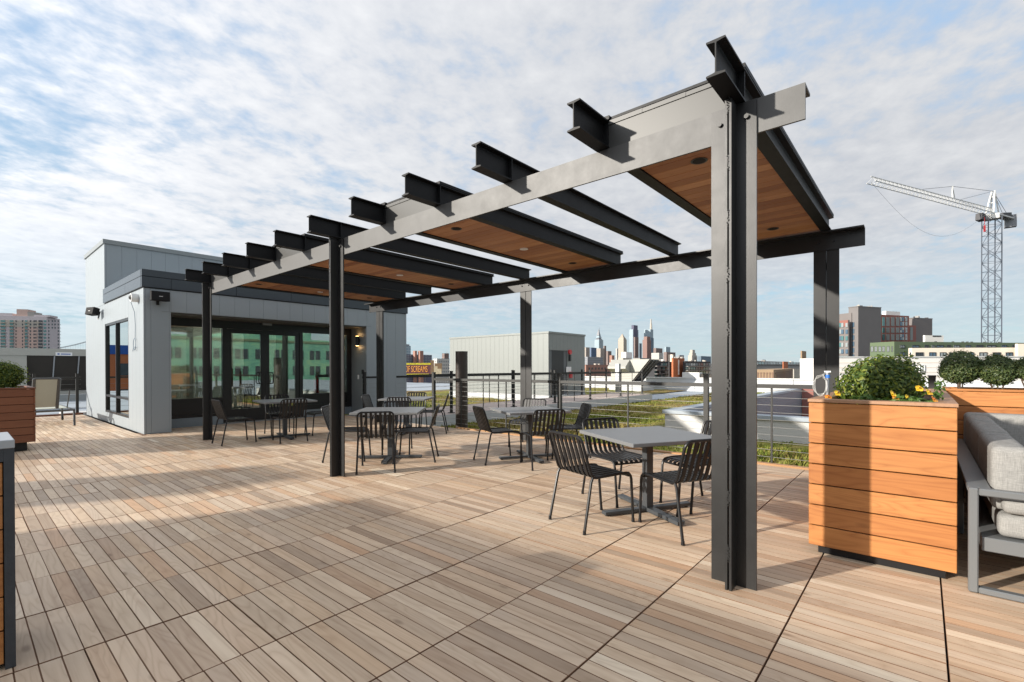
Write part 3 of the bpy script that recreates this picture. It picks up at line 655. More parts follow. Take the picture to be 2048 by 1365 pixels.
def speaker(loc, rz, label):
    t = thing('wall_speaker', label, 'speaker', loc, rz, 'wall speakers')
    b = MB(); pr = [(-.165, -.045), (-.15, -.085), (.15, -.085), (.165, -.045), (.13, .06), (-.13, .06)]
    b.prism(pr, -.09, .09).build('cabinet', 'speaker_black', t, world=False)
    g = MB(); g.box(-.145, .145, -.0895, -.0855, -.08, .08).build('grille', 'speaker_black', t, world=False)
    MB().box(-.025, .035, -.0925, -.0897, -.012, -.004).build('badge', 'white_plastic', t, world=False)
    k = MB(); k.box(-.02, .02, .061, .13, -.015, .015).box(-.025, .025, .1301, .142, -.16, .05).build('bracket', 'black_powder', t, world=False)
    return t
speaker((2.655, BY-.145, 2.735), 0, 'black box speaker under the dark fascia on the shaded front wall')
sp2 = speaker((BX-.16, 15.75, 2.73), -math.pi/2, 'black box speaker on the sunlit side wall above the window'); sp2.rotation_euler = (rad(-12), 0, -math.pi/2+.35)
ps = thing('security_camera', 'white dome security camera with a dangling cable near the pavilion corner', 'camera', (BX, 12.06, 2.73))
MB().tube([(BX-.001, 12.06, 2.73), (BX-.03, 12.06, 2.73), (BX-.12, 12.06, 2.73)], .085, 20, True).build('housing', 'white_plastic', ps, True)
MB().tube([(BX-.1205, 12.06, 2.73), (BX-.15, 12.06, 2.73)], .055, 16, True, .02).build('lens', 'black_powder', ps, True)
cb = [(BX-.11, 12.10, 2.65), (BX-.03, 12.2, 2.45), (BX-.02, 12.2, 2.2), (BX-.02, 12.22, 1.9)]
cb += [(BX-.03, 12.22+.10*math.sin(a), 1.80+.12*math.cos(a)) for a in [i*.5 for i in range(0, 22)]]+[(BX-.02, 12.36, 1.74), (BX-.02, 12.42, 1.66)]
plain('cable_blue', (.10, .16, .22), .6)
MB().tube(cb, .005, 6).build('cable', 'cable_blue', ps, True)

# ------------------------------------------------------------------ railings
def railing(name, label, a, b, posts, balusters, z=0., h=1.07, mat='rail_steel', cables=10, ph=1.19, pw=.064, toprail=.052, post_base=False):
    """railing from a to b; posts and balusters at distances along it"""
    a = Vector((*a, z)); b = Vector((*b, z)); L_ = (b-a).length; u = (b-a)/L_; nrm = Vector((-u.y, u.x, 0))
    t = thing(name, label, 'railing', (a+b)/2)
    MB().beam(a+u*.0+Vector((0, 0, h-toprail/2)), b+Vector((0, 0, h-toprail/2)), .055, toprail).build('top_rail', mat, t)
    for p in posts:
        c = a+u*p; m = MB(); m.beam(c, c+Vector((0, 0, ph)), pw, pw).beam(c+Vector((0, 0, ph)), c+Vector((0, 0, ph+.015)), pw+.01, pw+.01)
        if post_base: m.beam(c, c+Vector((0, 0, .018)), pw*2.4, pw*2.4)
        m.build('post', mat, t)
    for p in balusters:
        c = a+u*p; MB().beam(c, c+Vector((0, 0, h-toprail)), .022, .022).build('baluster', mat, t)
    for k in range(cables):
        zz = .09+k*(h-.17)/(cables-1)
        MB().tube([a+Vector((0, 0, zz)), b+Vector((0, 0, zz))], .0032, 5, False).build('cable', 'cable_wire', t)
    return t
railing('cable_railing', 'grey cable railing along the deck edge behind the tables', (7.155, -.15), (7.155, 8.55), (.07, 2.55, 5.15, 8.66), (1.69, 3.80, 6.45, 7.75))
railing('cable_railing', 'black cable railing on the near side of the raised walkway', (7.45, 10.32), (21.75, 10.32), (1.88, 4.65, 7.0, 9.48, 12.07, 14.25), (3.2, 3.9, 5.8, 8.3, 10.8, 13.2), mat='rail_black', ph=1.2, h=1.1, cables=9, post_base=True)
railing('cable_railing', 'black cable railing on the far side of the raised walkway', (9.2, 12.28), (21.75, 12.28), (2.4, 5.13, 7.73, 10.2, 12.5), (3.8, 6.5, 9.0, 11.4), mat='rail_black', ph=1.2, h=1.1, cables=9, post_base=True)
railing('cable_railing', 'dark cable railing at the far end of the deck behind the lounger', (-2.8, 18.55), (2.38, 18.55), (.3, 2.75, 4.22, 5.1), (1.5, 3.5), mat='rail_steel', ph=1.2, h=1.12, cables=8, z=-.05)
railing('cable_railing', 'short black cable railing between the pavilion and the walkway', (7.0, 11.2), (7.6, 11.2), (.05, .55), (), mat='rail_black', ph=1.18, h=1.08, cables=9)
bp = thing('pipe_bollard', 'thick dark steel pipe standing at the deck corner behind the tables', 'pipe', (7.36, 7.80, -.3))
steel('pipe_steel', (.040, .030, .024), .5, 0.0)
MB().cyl((7.36, 7.80), .135, -.3, 1.655, 28).build('pipe', 'pipe_steel', bp, True); MB().cyl((7.36, 7.80), .139, 1.6555, 1.668, 28).build('cap', 'rail_black', bp, True)

# ------------------------------------------------------------------ tables and chairs
def make_table(loc, rz, label):
    t = thing('dining_table', label, 'table', loc, rz, 'square grey dining tables')
    MB().cbox(-.455, .455, -.455, .455, .668, .700, .004).build('tabletop', 'table_grey', t, world=False)
    MB().box(-.24, .24, -.03, .03, .640, .6678).box(-.03, .03, -.24, -.031, .640, .6678).box(-.03, .03, .031, .24, .640, .6678).build('bracket', 'table_base', t, world=False)
    MB().cbox(-.036, .036, -.036, .036, .042, .640, .004).build('pedestal', 'table_base', t, world=False)
    MB().cbox(-.455, .455, -.035, .035, .012, .040, .004).build('foot_bar', 'table_base', t, world=False)
    for s in (-1, 1): MB().cbox(-.035, .035, s*.036, s*.455, .012, .0398, .004).build('foot_bar', 'table_base', t, world=False)
    for x, y in ((-.42, 0), (.42, 0), (0, -.42), (0, .42)): MB().cyl((x, y), .018, 0, .0118, 10).build('glide', 'frame_black', t, world=False)
    return t
tabs = dict(A=((4.085, 1.89), -30, 'grey square table nearest the camera beside the tall front column'),
            B=((5.40, 4.31), -30, 'grey square table in the middle by the deck railing'),
            C=((4.09, 5.83), -46, 'grey square table just right of the middle front column'),
            D=((5.95, 7.90), 38, 'grey square table farthest back by the walkway opening'),
            E=((4.06, 9.15), -9, 'grey square table in front of the glass doors'))
for k, (xy, a, lab) in tabs.items(): make_table((*xy, 0), rad(a), lab)

def make_chair():
    t = thing('slat_chair', '', 'chair', (0, 0, 0), 0, 'black slatted metal chairs')
    # local: faces +x, width along y
    def arc(c, r, a0, a1, n, plane='xz', y=0):
        return [(c[0]+r*math.cos(rad(a0+(a1-a0)*i/n)), y, c[1]+r*math.sin(rad(a0+(a1-a0)*i/n))) for i in range(n+1)]
    R = .0115; hw = .215; sh = .425
    bt = (-.315, .76); br = (-.205, sh-.005)        # back top, back/seat bend
    dirb = Vector((bt[0]-br[0], bt[1]-br[1])).normalized()
    # backrest: inverted U with round corners, carried on along the seat sides
    side = []
    top = []
    for i in range(7):
        a = rad(90*i/6); k = .055
        px_ = hw-k+k*math.sin(a); d = k-k*math.cos(a)
        top.append((d, px_))
    pts = []
    def backpt(d, y): return (bt[0]-dirb.x*d, y, bt[1]-dirb.y*d)
    seatline = [(br[0]+.03, sh), (.12, sh+.002), (.185, sh-.002)]
    left = [(seatline[2][0], hw-.012, seatline[2][1]), (seatline[1][0], hw-.006, seatline[1][1]), (br[0]+.045, hw, sh-.002), (br[0]+.015, hw, sh+.006), (br[0]-.008, hw, sh+.035)]
    left += [backpt(.20, hw)]+[backpt(d, y) for d, y in reversed(top)]
    right = [(a, -b, c) for a, b, c in reversed(left)]
    MB().tube(left+right, R, 8).build('frame', 'black_powder', t, True, False)
    # front bends with the front legs, and the rear legs
    for s in (1, -1):
        y0 = s*(hw-.012)
        MB().tube([(.165, y0, sh-.0), (.205, y0, sh-.006), (.228, y0, sh-.030), (.236, y0, sh-.06), (.262, s*(hw-.018), .02)], R, 8).build('leg', 'black_powder', t, True, False)
        MB().tube([(br[0]+.01, s*hw, sh+.004), (br[0]-.008, s*(hw+.001), sh-.03), (br[0]-.085, s*(hw+.012), .02)], R, 8).build('leg', 'black_powder', t, True, False)
    for x, y in ((.2625, hw-.018), (br[0]-.0865, hw+.012)):
        for s in (1, -1): MB().cyl((x, s*y), .0145, 0, .03, 10, .0125).build('foot_cap', 'frame_black', t, True, False)
    MB().tube([(.226, -hw+.02, sh-.033), (.226, hw-.02, sh-.033)], .009, 6).build('front_rail', 'black_powder', t, True, False)
    n = 7; slat = [backpt(.012, 0), backpt(.10, 0), backpt(.22, 0), backpt(.29, 0), (br[0]+.0, 0, sh+.018), (br[0]+.022, 0, sh+.003), (br[0]+.055, 0, sh-.004), (-.05, 0, sh-.006), (.10, 0, sh-.002), (.18, 0, sh-.004), (.213, 0, sh-.014), (.226, 0, sh-.040)]
    me = MB().ribbon(slat, .030, .011, (0, 1, 0)).mesh('slat', 'black_powder')
    for i in range(n):
        y = (i-(n-1)/2)*(2*hw-.035)/n
        link_copy(me, 'slat', t, (0, y, 0))
    return t
chairs = [((3.53, 2.12), -18, 'black slatted chair at the left of the nearest table, backrest toward camera'),
          ((3.80, 1.48), 62, 'black slatted chair at the nearest table, partly behind the tall front column'),
          ((4.29, 2.30), -116, 'black slatted chair on the far left side of the nearest table facing the camera'),
          ((4.57, 1.62), 154, 'black slatted chair on the far right side of the nearest table, mostly behind the column'),
          ((4.96, 4.50), -25, 'black slatted chair in side view left of the middle table by the railing'),
          ((5.10, 3.87), 58, 'black slatted chair with its back to the camera at the middle table by the railing'),
          ((6.22, 5.02), -168, 'black slatted chair behind the middle table, seat turned to the left by the railing'),
          ((5.86, 3.98), 140, 'black slatted chair right of the middle table against the railing'),
          ((3.66, 6.22), -45, 'black slatted chair just right of the middle column, seat showing beside it'),
          ((3.54, 5.34), 54, 'black slatted chair with its back to the camera, right beside the middle column'),
          ((4.45, 6.18), -128, 'black slatted chair behind the table beside the middle column, facing the camera'),
          ((4.26, 5.46), 134, 'black slatted chair in side view at the right of the table beside the middle column'),
          ((5.58, 8.28), -52, 'black slatted chair at the left end of the farthest table near the pavilion wall'),
          ((5.56, 7.52), 40, 'black slatted chair with its back to the camera at the farthest table'),
          ((6.36, 8.24), -142, 'black slatted chair behind the farthest table near the walkway opening'),
          ((6.29, 7.52), 135, 'black slatted chair in side view at the right of the farthest table'),
          ((3.20, 9.14), 0, 'black slatted chair left of the table by the glass doors, next to the end column'),
          ((3.91, 8.65), 82, 'black slatted chair with its back to the camera at the table by the glass doors'),
          ((4.17, 9.61), -103, 'black slatted chair behind the table by the glass doors, nearest the doors'),
          ((4.76, 9.08), 174, 'black slatted chair right of the glass door table, half hidden by the middle column')]
ch0 = make_chair()
for i, (xy, a, lab) in enumerate(chairs):
    if i == 0: ch0.location = (*xy, 0); ch0.rotation_euler = (0, 0, rad(a)); ch0['label'] = lab
    else: copy_tree(ch0, (*xy, 0), rad(a), lab)

# ------------------------------------------------------------------ planters
def planter(label, x0, x1, y0, y1, nb, zb, zt, mat_y, mat_x, capmat, capw=.10, plinth=.05):
    t = thing('planter_box', label, 'planter', ((x0+x1)/2, (y0+y1)/2, 0))
    MB().box(x0+plinth, x1-plinth, y0+plinth, y1-plinth, 0, zb+.02).build('plinth', 'black_powder', t)
    MB().box(x0+.022, x1-.022, y0+.022, y1-.022, zb+.021, zt-.09).build('liner', 'gap_black', t)
    h = (zt-.024-zb)/nb
    for i in range(nb):
        z0 = zb+i*h+.004; z1 = zb+(i+1)*h-.003; c = .003
        for xx in (x0, x1-.02): MB().cbox(xx, xx+.02, y0, y1, z0, z1, c).build('board', mat_y, t)
        for yy in (y0, y1-.02): MB().cbox(x0+.0205, x1-.0205, yy, yy+.02, z0, z1, c).build('board', mat_x, t)
    ov = .006
    MB().cbox(x0-ov, x0+capw, y0-ov, y1+ov, zt-.022, zt, .003).build('cap_board', mat_y if capmat is None else capmat, t)
    MB().cbox(x1-capw, x1+ov, y0-ov, y1+ov, zt-.022, zt, .003).build('cap_board', mat_y if capmat is None else capmat, t)
    for a, b in ((y0-ov, y0+capw), (y1-capw, y1+ov)): MB().cbox(x0+capw+.001, x1-capw-.001, a, b, zt-.022, zt, .003).build('cap_board', mat_y if capmat is None else capmat, t)
    MB().box(x0+.05, x1-.05, y0+.05, y1-.05, zt-.13, zt-.06).build('soil', 'soil', t)
    return t
planter('tall orange wood planter of seven horizontal boards beside the sofa', 3.90, 6.44, -.158, .606, 7, .056, 1.078, 'planter_wood', 'planter_wood_cross', 'cap_wood')
planter('long orange wood planter behind the sofa back with round shrubs', 6.46, 7.10, -4.2, -.17, 7, .056, 1.082, 'planter_wood', 'planter_wood_cross', 'planter_wood', .045)
planter('dark brown wood planter at the left edge in front of the lounger', -1.25, .835, 10.75, 12.0, 7, .135, 1.005, 'dark_planter_wood', 'dark_planter_wood', 'dark_planter_wood', .05, .09)

def foliage(c, rx, ry, rz, n, size, flat=0., seed=1, hole=.25, zmin=-1, spikes=0.08):
    """leaf faces spread through the outer part of an uneven ellipsoid"""
    rr = random.Random(seed); mb = MB(); lob = [(rr.uniform(0, 6.28), rr.uniform(-.6, 1.0), rr.uniform(.05, .16), rr.uniform(2, 5)) for _ in range(9)]
    vs = []; fs = []
    for _ in range(n):
        ct = rr.uniform(zmin, 1); ph = rr.uniform(0, 6.283); st = math.sqrt(max(0, 1-ct*ct))
        d = Vector((st*math.cos(ph), st*math.sin(ph), ct))
        k = 1.0
        for a, b, e, w in lob:
            q = Vector((math.cos(a)*math.sqrt(max(0, 1-b*b)), math.sin(a)*math.sqrt(max(0, 1-b*b)), b)); k += e*(max(0, d.dot(q))**(w*3))-e*.25
        f = 1-abs(rr.gauss(0, hole)); 
        if rr.random() < spikes: f = rr.uniform(1.0, 1.13)
        f = max(.15, f)
        p = Vector((c[0]+d.x*rx*k*f, c[1]+d.y*ry*k*f, c[2]+d.z*rz*k*f))
        nn = (d+Vector((rr.uniform(-1, 1), rr.uniform(-1, 1), rr.uniform(-.5, 1.2)))*.8).normalized()
        a = nn.cross(Vector((rr.uniform(-1, 1), rr.uniform(-1, 1), rr.uniform(-1, 1)))).normalized(); b = nn.cross(a)
        s = size*rr.uniform(.6, 1.25); i = len(vs)
        vs += [p-a*s, p+b*s*.52+nn*s*.12, p+a*s, p-b*s*.52+nn*s*.12]; fs += [(i, i+1, i+2, i+3)]
    mb.add(vs, fs); return mb
def shrub(name, label, c, zbase, rx, ry, rz, n, size, mat, seed, group=None, stems=5, zmin=-1, hole=.25):
    t = thing(name, label, 'shrub', (c[0], c[1], zbase), 0, group)
    foliage(c, rx, ry, rz, n, size, seed=seed, zmin=zmin, hole=hole).build('crown', mat, t)
    rr = random.Random(seed+50); m = MB()
    for k in range(stems):
        a = rr.uniform(0, 6.28); e = Vector((c[0]+math.cos(a)*rx*.5, c[1]+math.sin(a)*ry*.5, c[2]+rz*.35))
        b = Vector((c[0]+math.cos(a)*rx*.08, c[1]+math.sin(a)*ry*.08, zbase)); mdl = (b+e)/2+Vector((rr.uniform(-.03, .03), rr.uniform(-.03, .03), 0))
        m.tube([b, mdl, e], .008, 5, True, .003)
        for _ in range(4):
            q = b.lerp(e, rr.uniform(.4, .95)); m.tube([q, q+Vector((rr.uniform(-.4, .4)*rx, rr.uniform(-.4, .4)*ry, rz*.4))], .004, 4, True, .0015)
    m.build('stem', 'bark', t)
    return t
shrub('boxwood_shrub', 'wide sunlit green boxwood filling the tall orange planter', (4.62, .235, 1.17), .99, .46, .305, .265, 9500, .017, 'box_leaf', 3, stems=9, zmin=-.75, hole=.20)
for i, (px, wpx, top, nm) in enumerate(((1922, 86, 699, 'first dark green round shrub in the long planter, next to the tall orange planter'), (1996, 80, 707, 'second dark green round shrub in the long planter, further right'), (2062, 66, 710, 'third dark green round shrub cut by the right edge of the photo'))):
    c = onx(px, 740, 6.80); d = (c-CAM).dot(_F); r = wpx*.95*d/FPX/2; zt = CAM.z+(735-top)*d/FPX
    shrub('round_shrub', nm, (6.80, c.y, zt-r*.95), 1.0, r, r*1.0, r*.95, 8500, .0125, 'holly_leaf', 11+i, 'round shrubs in the long planter', 5, hole=.13)
for i, k in enumerate((-1.75, -2.35)):
    shrub('round_shrub', ('fourth', 'fifth')[i]+' dark green round shrub of the long planter, past the right edge', (6.80, k, 1.25), 1.0, .25, .25, .24, 3000, .018, 'holly_leaf', 31+i, 'round shrubs in the long planter', 5)
shrub('boxwood_shrub', 'rounded green boxwood in the dark brown planter at the left edge', (.24, 11.25, 1.17), .90, .60, .40, .36, 15000, .019, 'box_leaf', 5, stems=7, zmin=-.6, hole=.12)

# pansies on the front edge of the tall planter
def flower(loc, mat, label, s=.026):
    t = thing('pansy_flower', label, 'flower', loc, random.uniform(0, 6), 'pansies in the tall orange planter')
    MB().tube([(0, 0, -.05), (.004, 0, 0)], .0022, 5).build('stem', 'flower_leaf', t, world=False)
    for k in range(5):
        a = k*1.2566; c = Vector((math.cos(a)*s*.55, math.sin(a)*s*.55, .004*(k % 2)+.004))
        pts = [c+Vector((math.cos(b)*s*.55, math.sin(b)*s*.55, .003*math.sin(2*b))) for b in [i*.7854 for i in range(8)]]
        m = MB(); m.add(pts+[p-Vector((0, 0, .0012)) for p in pts], [tuple(range(8)), tuple(range(15, 7, -1))]+[(i, 8+i, 8+(i+1) % 8, (i+1) % 8) for i in range(8)]); m.build('petal', mat, t, world=False)
    MB().cyl((0, 0), s*.22, .009, .013, 8).build('eye', 'flower_eye', t, world=False)
    return t
fl = [(1867, 799, 'petal_orange', 'orange pansy bloom at the right corner of the tall planter'), (1857, 785, 'petal_yellow', 'yellow pansy bloom just above the orange one'),
      (1838, 778, 'petal_yellow', 'yellow pansy bloom second from the right corner'), (1785, 788, 'petal_yellow', 'yellow pansy bloom under the middle of the boxwood'),
      (1792, 797, 'petal_orange', 'small orange pansy bloom under the middle of the boxwood'), (1815, 796, 'petal_yellow', 'pale yellow pansy bloom low among the leaves'),
      (1674, 787, 'petal_yellow', 'yellow pansy bloom beside the metal conduit'), (1656, 796, 'petal_orange', 'orange pansy bloom at the left front corner of the planter')]
for px, py, m, lab in fl:
    q = onx(px, py, 4.07); f = flower((4.07, q.y, max(1.06, q.z)), m, lab, .022); f.rotation_euler = (rad(20), rad(-55), random.uniform(0, 1))
pl = MB(); rr = random.Random(9)
def leafclump(x, y, z, n, r, s):
    m = foliage((x, y, z), r, r, r*.8, n, s, seed=rr.randint(0, 9999), zmin=-.2); pl.add(m.v, m.f)
for y in [(-.03-.0)+.045*i for i in range(9)]: leafclump(4.07+rr.uniform(-.02, .03), y, 1.045+rr.uniform(0, .03), 70, .055, .016)
leafclump(4.08, .55, 1.04, 90, .06, .015); leafclump(4.06, .50, 1.04, 60, .05, .015)
for z in range(5): leafclump(4.25+z*.01, -.07-.004*z, 1.06+z*.03, 26, .035, .016)
po = pl.build('pansy_leaves', 'flower_leaf'); stuff(po); po['label'] = 'low green pansy leaves along the planter front'
# conduit with blue tape and coiled white cable
plain('cable_white', (.42, .42, .40), .5)
cn = thing('conduit_stub', 'short metal conduit with blue tape and coiled white cable in the planter corner', 'conduit', (4.10, .52, 1.0))
MB().cyl((4.10, .52), .013, .95, 1.262, 14).build('pipe', 'galvanised', cn, True)
MB().cyl((4.10, .52), .0155, 1.222, 1.244, 14).build('tape', 'blue_tape', cn, True)
MB().box(4.09, 4.11, .500, .540, 1.262, 1.272).build('clip', 'white_plastic', cn)
for k in range(3):
    pts = [(4.10, .52, 1.262)]+[(4.07+.02*k, .560+(.034+.006*k)*math.sin(a)+.004*k, 1.172+(.082-.010*k)*math.cos(a)-.004*k) for a in [-.4-i*.40 for i in range(14)]]+[(4.10, .51, 1.255)]
    MB().tube(pts, .0019, 6).build('cable', 'cable_white', cn, True)


# ------------------------------------------------------------------ sofa
def cushion(t, x0, x1, y0, y1, z0, z1, nm, r=.045):
    bm = bmesh.new(); bmesh.ops.create_cube(bm, size=1)
    for q in bm.verts: q.co = Vector(((x0+x1)/2+q.co.x*(x1-x0), (y0+y1)/2+q.co.y*(y1-y0), (z0+z1)/2+q.co.z*(z1-z0)))
    bmesh.ops.bevel(bm, geom=bm.edges[:], offset=r, segments=4, profile=.6, affect='EDGES')
    return MB().bm(bm).build(nm, 'linen_fabric', t, True)
sf = thing('sofa', 'grey linen outdoor sofa with flat grey metal frame beside the tall planter', 'sofa', (5.0, -.62, 0))
SX0, SX1 = 3.812, 6.38
fr = MB(); fr.cbox(SX0, SX0+.055, -.245, -.202, .0, .602, .006).build('arm_frame', 'sofa_frame', sf)
MB().cbox(SX0, SX0+.055, -1.05, -.2455, .562, .602, .006).build('arm_frame', 'sofa_frame', sf); MB().cbox(SX0, SX0+.055, -1.05, -.2455, .0, .035, .006).build('arm_frame', 'sofa_frame', sf)
MB().cbox(SX0, SX0+.055, -1.095, -1.0505, .0, .602, .006).build('arm_frame', 'sofa_frame', sf)
MB().cbox(SX0+.056, SX1, -.30, -.200, .572, .600, .004).build('back_rail', 'sofa_frame', sf)
MB().cbox(SX0+.056, SX1, -1.04, -.26, .235, .315, .004).build('seat_rail', 'sofa_frame', sf)
MB().cbox(6.02, SX1, -3.0, -1.05, .235, .315, .004).build('seat_rail', 'sofa_frame', sf)
for x in (5.1, 6.3): MB().cbox(x, x+.05, -.245, -.202, 0, .571, .004).build('leg', 'sofa_frame', sf)
cushion(sf, 3.90, 5.05, -1.04, -.33, .322, .455, 'seat_cushion'); cushion(sf, 5.06, 6.36, -1.04, -.33, .322, .455, 'seat_cushion')
cushion(sf, 5.62, 6.20, -2.2, -1.05, .322, .455, 'seat_cushion')
cushion(sf, 3.965, 4.80, -.470, -.305, .46, .835, 'back_cushion', .05); cushion(sf, 4.82, 5.60, -.470, -.305, .46, .845, 'back_cushion', .05); cushion(sf, 5.62, 6.20, -.470, -.305, .46, .85, 'back_cushion', .05)
cushion(sf, 6.21, 6.40, -1.20, -.30, .46, .865, 'back_cushion', .05); cushion(sf, 6.21, 6.40, -2.2, -1.22, .46, .865, 'back_cushion', .05)
cushion(sf, 3.875, 4.02, -1.0, -.345, .462, .555, 'bolster', .045)

# ------------------------------------------------------------------ counter at the left edge, lounger
K = gz(33, 1333, 0); kx, ky = K.x, K.y
ct = thing('bar_counter', 'outdoor counter end with slate edge frame and wood inset at the left border', 'counter', (kx-.6, ky+.2, 0))
MB().cbox(kx-1.6, kx, ky-.0, ky+.40, .955, .992, .003).build('countertop', 'counter_top', ct)
MB().box(kx-.034, kx-.001, ky+.002, ky+.398, 0, .954).box(kx-1.6, kx-.0345, ky+.002, ky+.398, .90, .954).box(kx-1.6, kx-1.54, ky+.002, ky+.398, 0, .8995).build('slate_frame', 'slate', ct)
MB().box(kx-1.539, kx-.0355, ky+.03, ky+.38, .02, .899).build('core', 'gap_black', ct)
for i in range(6):
    MB().cbox(kx-1.535, kx-.037, ky+.008, ky+.029, .025+i*.146, .025+i*.146+.140, .002).build('board', 'planter_wood_cross', ct)
lg = thing('sun_lounger', 'sling sun lounger with raised back and dark frame behind the brown planter', 'lounger', (1.45, 16.5, 0))
def lt(pts, nm, r=.022): MB().tube(pts, r, 8).build(nm, 'lounger_frame', lg, True)
x0, x1, yn, yf, zs = 1.12, 1.78, 14.80, 16.75, .36
for x in (x0, x1):
    lt([(x, yn, zs), (x, yf, zs)], 'side_rail'); lt([(x, yn, zs), (x, yn-.02, .19), (x, yn-.04, 0)], 'leg'); lt([(x, yf-.06, zs), (x, yf-.05, 0)], 'leg')
lt([(x0, yn, zs), (x1, yn, zs)], 'cross_bar'); lt([(x0, yf, zs), (x1, yf, zs)], 'cross_bar'); lt([(x0, 15.5, zs-.05), (x1, 15.5, zs-.05)], 'cross_bar')
xb = x1-.22
for x in (x0+.03, xb): lt([(x, 15.45, zs+.02), (x, 15.02, 1.08)], 'back_frame', .032)
lt([(x0+.03, 15.02, 1.08), (xb, 15.02, 1.08)], 'back_frame', .02)
MB().add([(x0+.05, 15.43, zs+.05), (xb-.03, 15.43, zs+.05), (xb-.03, 15.02, 1.06), (x0+.05, 15.02, 1.06), (x0+.05, 15.445, zs+.06), (xb-.03, 15.445, zs+.06), (xb-.03, 15.035, 1.07), (x0+.05, 15.035, 1.07)], [(0, 1, 2, 3), (7, 6, 5, 4), (0, 4, 5, 1), (2, 6, 7, 3), (1, 5, 6, 2), (0, 3, 7, 4)]).build('back_sling', 'sling_fabric', lg)
MB().box(x0+.03, x1-.03, 15.5, yf-.03, zs, zs+.012).build('seat_sling', 'sling_fabric', lg)
lt([(x1-.03, 15.15, .80), (x1-.03, 15.6, zs)], 'back_strut', .012); lt([(x0+.03, 15.15, .80), (x0+.03, 15.6, zs)], 'back_strut', .012)
for s in (-1, 1):
    w = MB(); xx = x0 if s < 0 else x1; w.tube([(xx-.02, yf-.1, .05), (xx+.02, yf-.1, .05)], .05, 12).build('wheel', 'frame_black', lg, True)

# ------------------------------------------------------------------ rooftop beyond the deck
bk = thing('stair_bulkhead', 'pale grey metal sided stair bulkhead with a dark door at the walkway end', 'building', (19.4, 16.4, ZR))
KX, KY, KX1, KY1, KZ = 17.83, 13.08, 20.94, 19.82, 2.92
MB().box(KX+.02, KX1-.02, KY+.04, KY1-.02, ZR, KZ).build('core', 'wall_back', bk)
MB().box(KX-.03, KX1+.02, KY-.02, KY1+.02, ZR, .02).build('curb', 'white_roof', bk)
plain('bulkhead_siding', (.205, .22, .212), .5, .1, .03, 2)
for a, b in strips(KY, KY1, KY+.305): MB().cbox(KX-.012, KX+.02, a+.0015, b-.0015, .022, KZ-.03, .0025).build('panel', 'bulkhead_siding', bk)
dx0, dx1 = 18.12, 19.10
for a, b in strips(KX, KX1, KX+.305):
    if b > dx0 and a < dx1: z0 = 2.12
    else: z0 = .022
    MB().cbox(a+.0015, b-.0015, KY, KY+.035, z0, KZ-.03, .0025).build('panel', 'bulkhead_siding', bk)
MB().box(dx0-.0, dx1+.0, KY+.036, KY+.041, .03, 2.1).build('door_frame', 'frame_black', bk)
dr = MB().box(dx0+.05, dx1-.05, KY+.0415, KY+.055, .03, 2.05).build('door', 'fascia_panel', bk); MB().box(dx1-.16, dx1-.12, KY-.0, KY+.041, .95, 1.05).build('handle', 'galvanised', dr)
MB().box(KX-.04, KX1+.03, KY-.03, KY1+.03, KZ-.028, KZ+.06).build('parapet_cap', 'bulkhead_siding', bk)
al = thing('fire_alarm_bell', 'round red fire bell with a dark strobe box beside the bulkhead door', 'alarm bell', (19.52, KY, 1.6))
MB().tube([(19.52, KY-.001, 2.06), (19.52, KY-.09, 2.06)], .115, 20).build('bell', 'red_paint', al, True); MB().cbox(19.45, 19.59, KY-.08, KY-.001, 1.62, 1.93, .01).build('strobe_box', 'frame_black', al)
tag(MB().box(19.25, 19.68, KY-.012, KY-.001, .98, 1.34).build('notice_sign', 'white_plastic'), 'small white and red notice sign beside the bulkhead door', 'sign')
tag(MB().box(19.48, 19.66, KY-.10, KY-.0125, .80, 1.10).build('pull_box', 'red_paint'), 'small red box below the notice sign on the bulkhead wall', 'box')
pw = thing('parapet_wall', 'long white parapet wall along the far edge of the planted roof', 'wall', (33.7, 10, ZR))
for a, b in ((-6, 0), (0.02, 6), (6.02, 12), (12.02, 18), (18.02, 24), (24.02, 30)): MB().box(33.45, 33.75, a, b, ZR, .52).build('panel', 'white_roof', pw); MB().box(33.40, 33.80, a, b, .522, .60).build('coping', 'white_wall', pw)
# rooftop air handler with two sloped hoods
hv = thing('air_handler', 'large cream rooftop air handler with sloped intake hoods', 'air handler', (31.2, 15.6, ZR))
MB().box(29.9, 31.7, 14.2, 16.7, ZR, .22).build('curb', 'white_roof', hv); MB().box(29.85, 31.75, 14.1, 16.75, .225, .36).build('base_rail', 'galvanised', hv)
MB().box(30.0, 31.6, 15.0, 16.6, .365, 1.84).build('cabinet', 'unit_paint', hv)
def wedge(pts, y0, y1, nm, mat):     # profile in x,z swept in y
    m = MB(); n = len(pts); m.add([(x, y0, z) for x, z in pts]+[(x, y1, z) for x, z in pts], [tuple(range(n)), tuple(range(2*n-1, n-1, -1))]+[(i, n+i, n+(i+1) % n, (i+1) % n) for i in range(n)]); m.build(nm, mat, hv)
wedge([(29.99, 1.84), (29.35, 1.36), (29.35, 1.22), (29.99, .95)], 15.15, 16.5, 'hood', 'unit_paint')
MB().add([(31.6, 14.99, 1.85), (30.0, 14.99, 1.85), (30.0, 14.99, .40), (31.6, 14.99, .40), (31.6, 13.75, 1.85), (30.0, 13.75, 1.85)], [(0, 1, 5, 4), (1, 2, 5), (0, 4, 3), (2, 3, 4, 5), (0, 3, 2, 1)]).build('hood', 'unit_paint', hv)
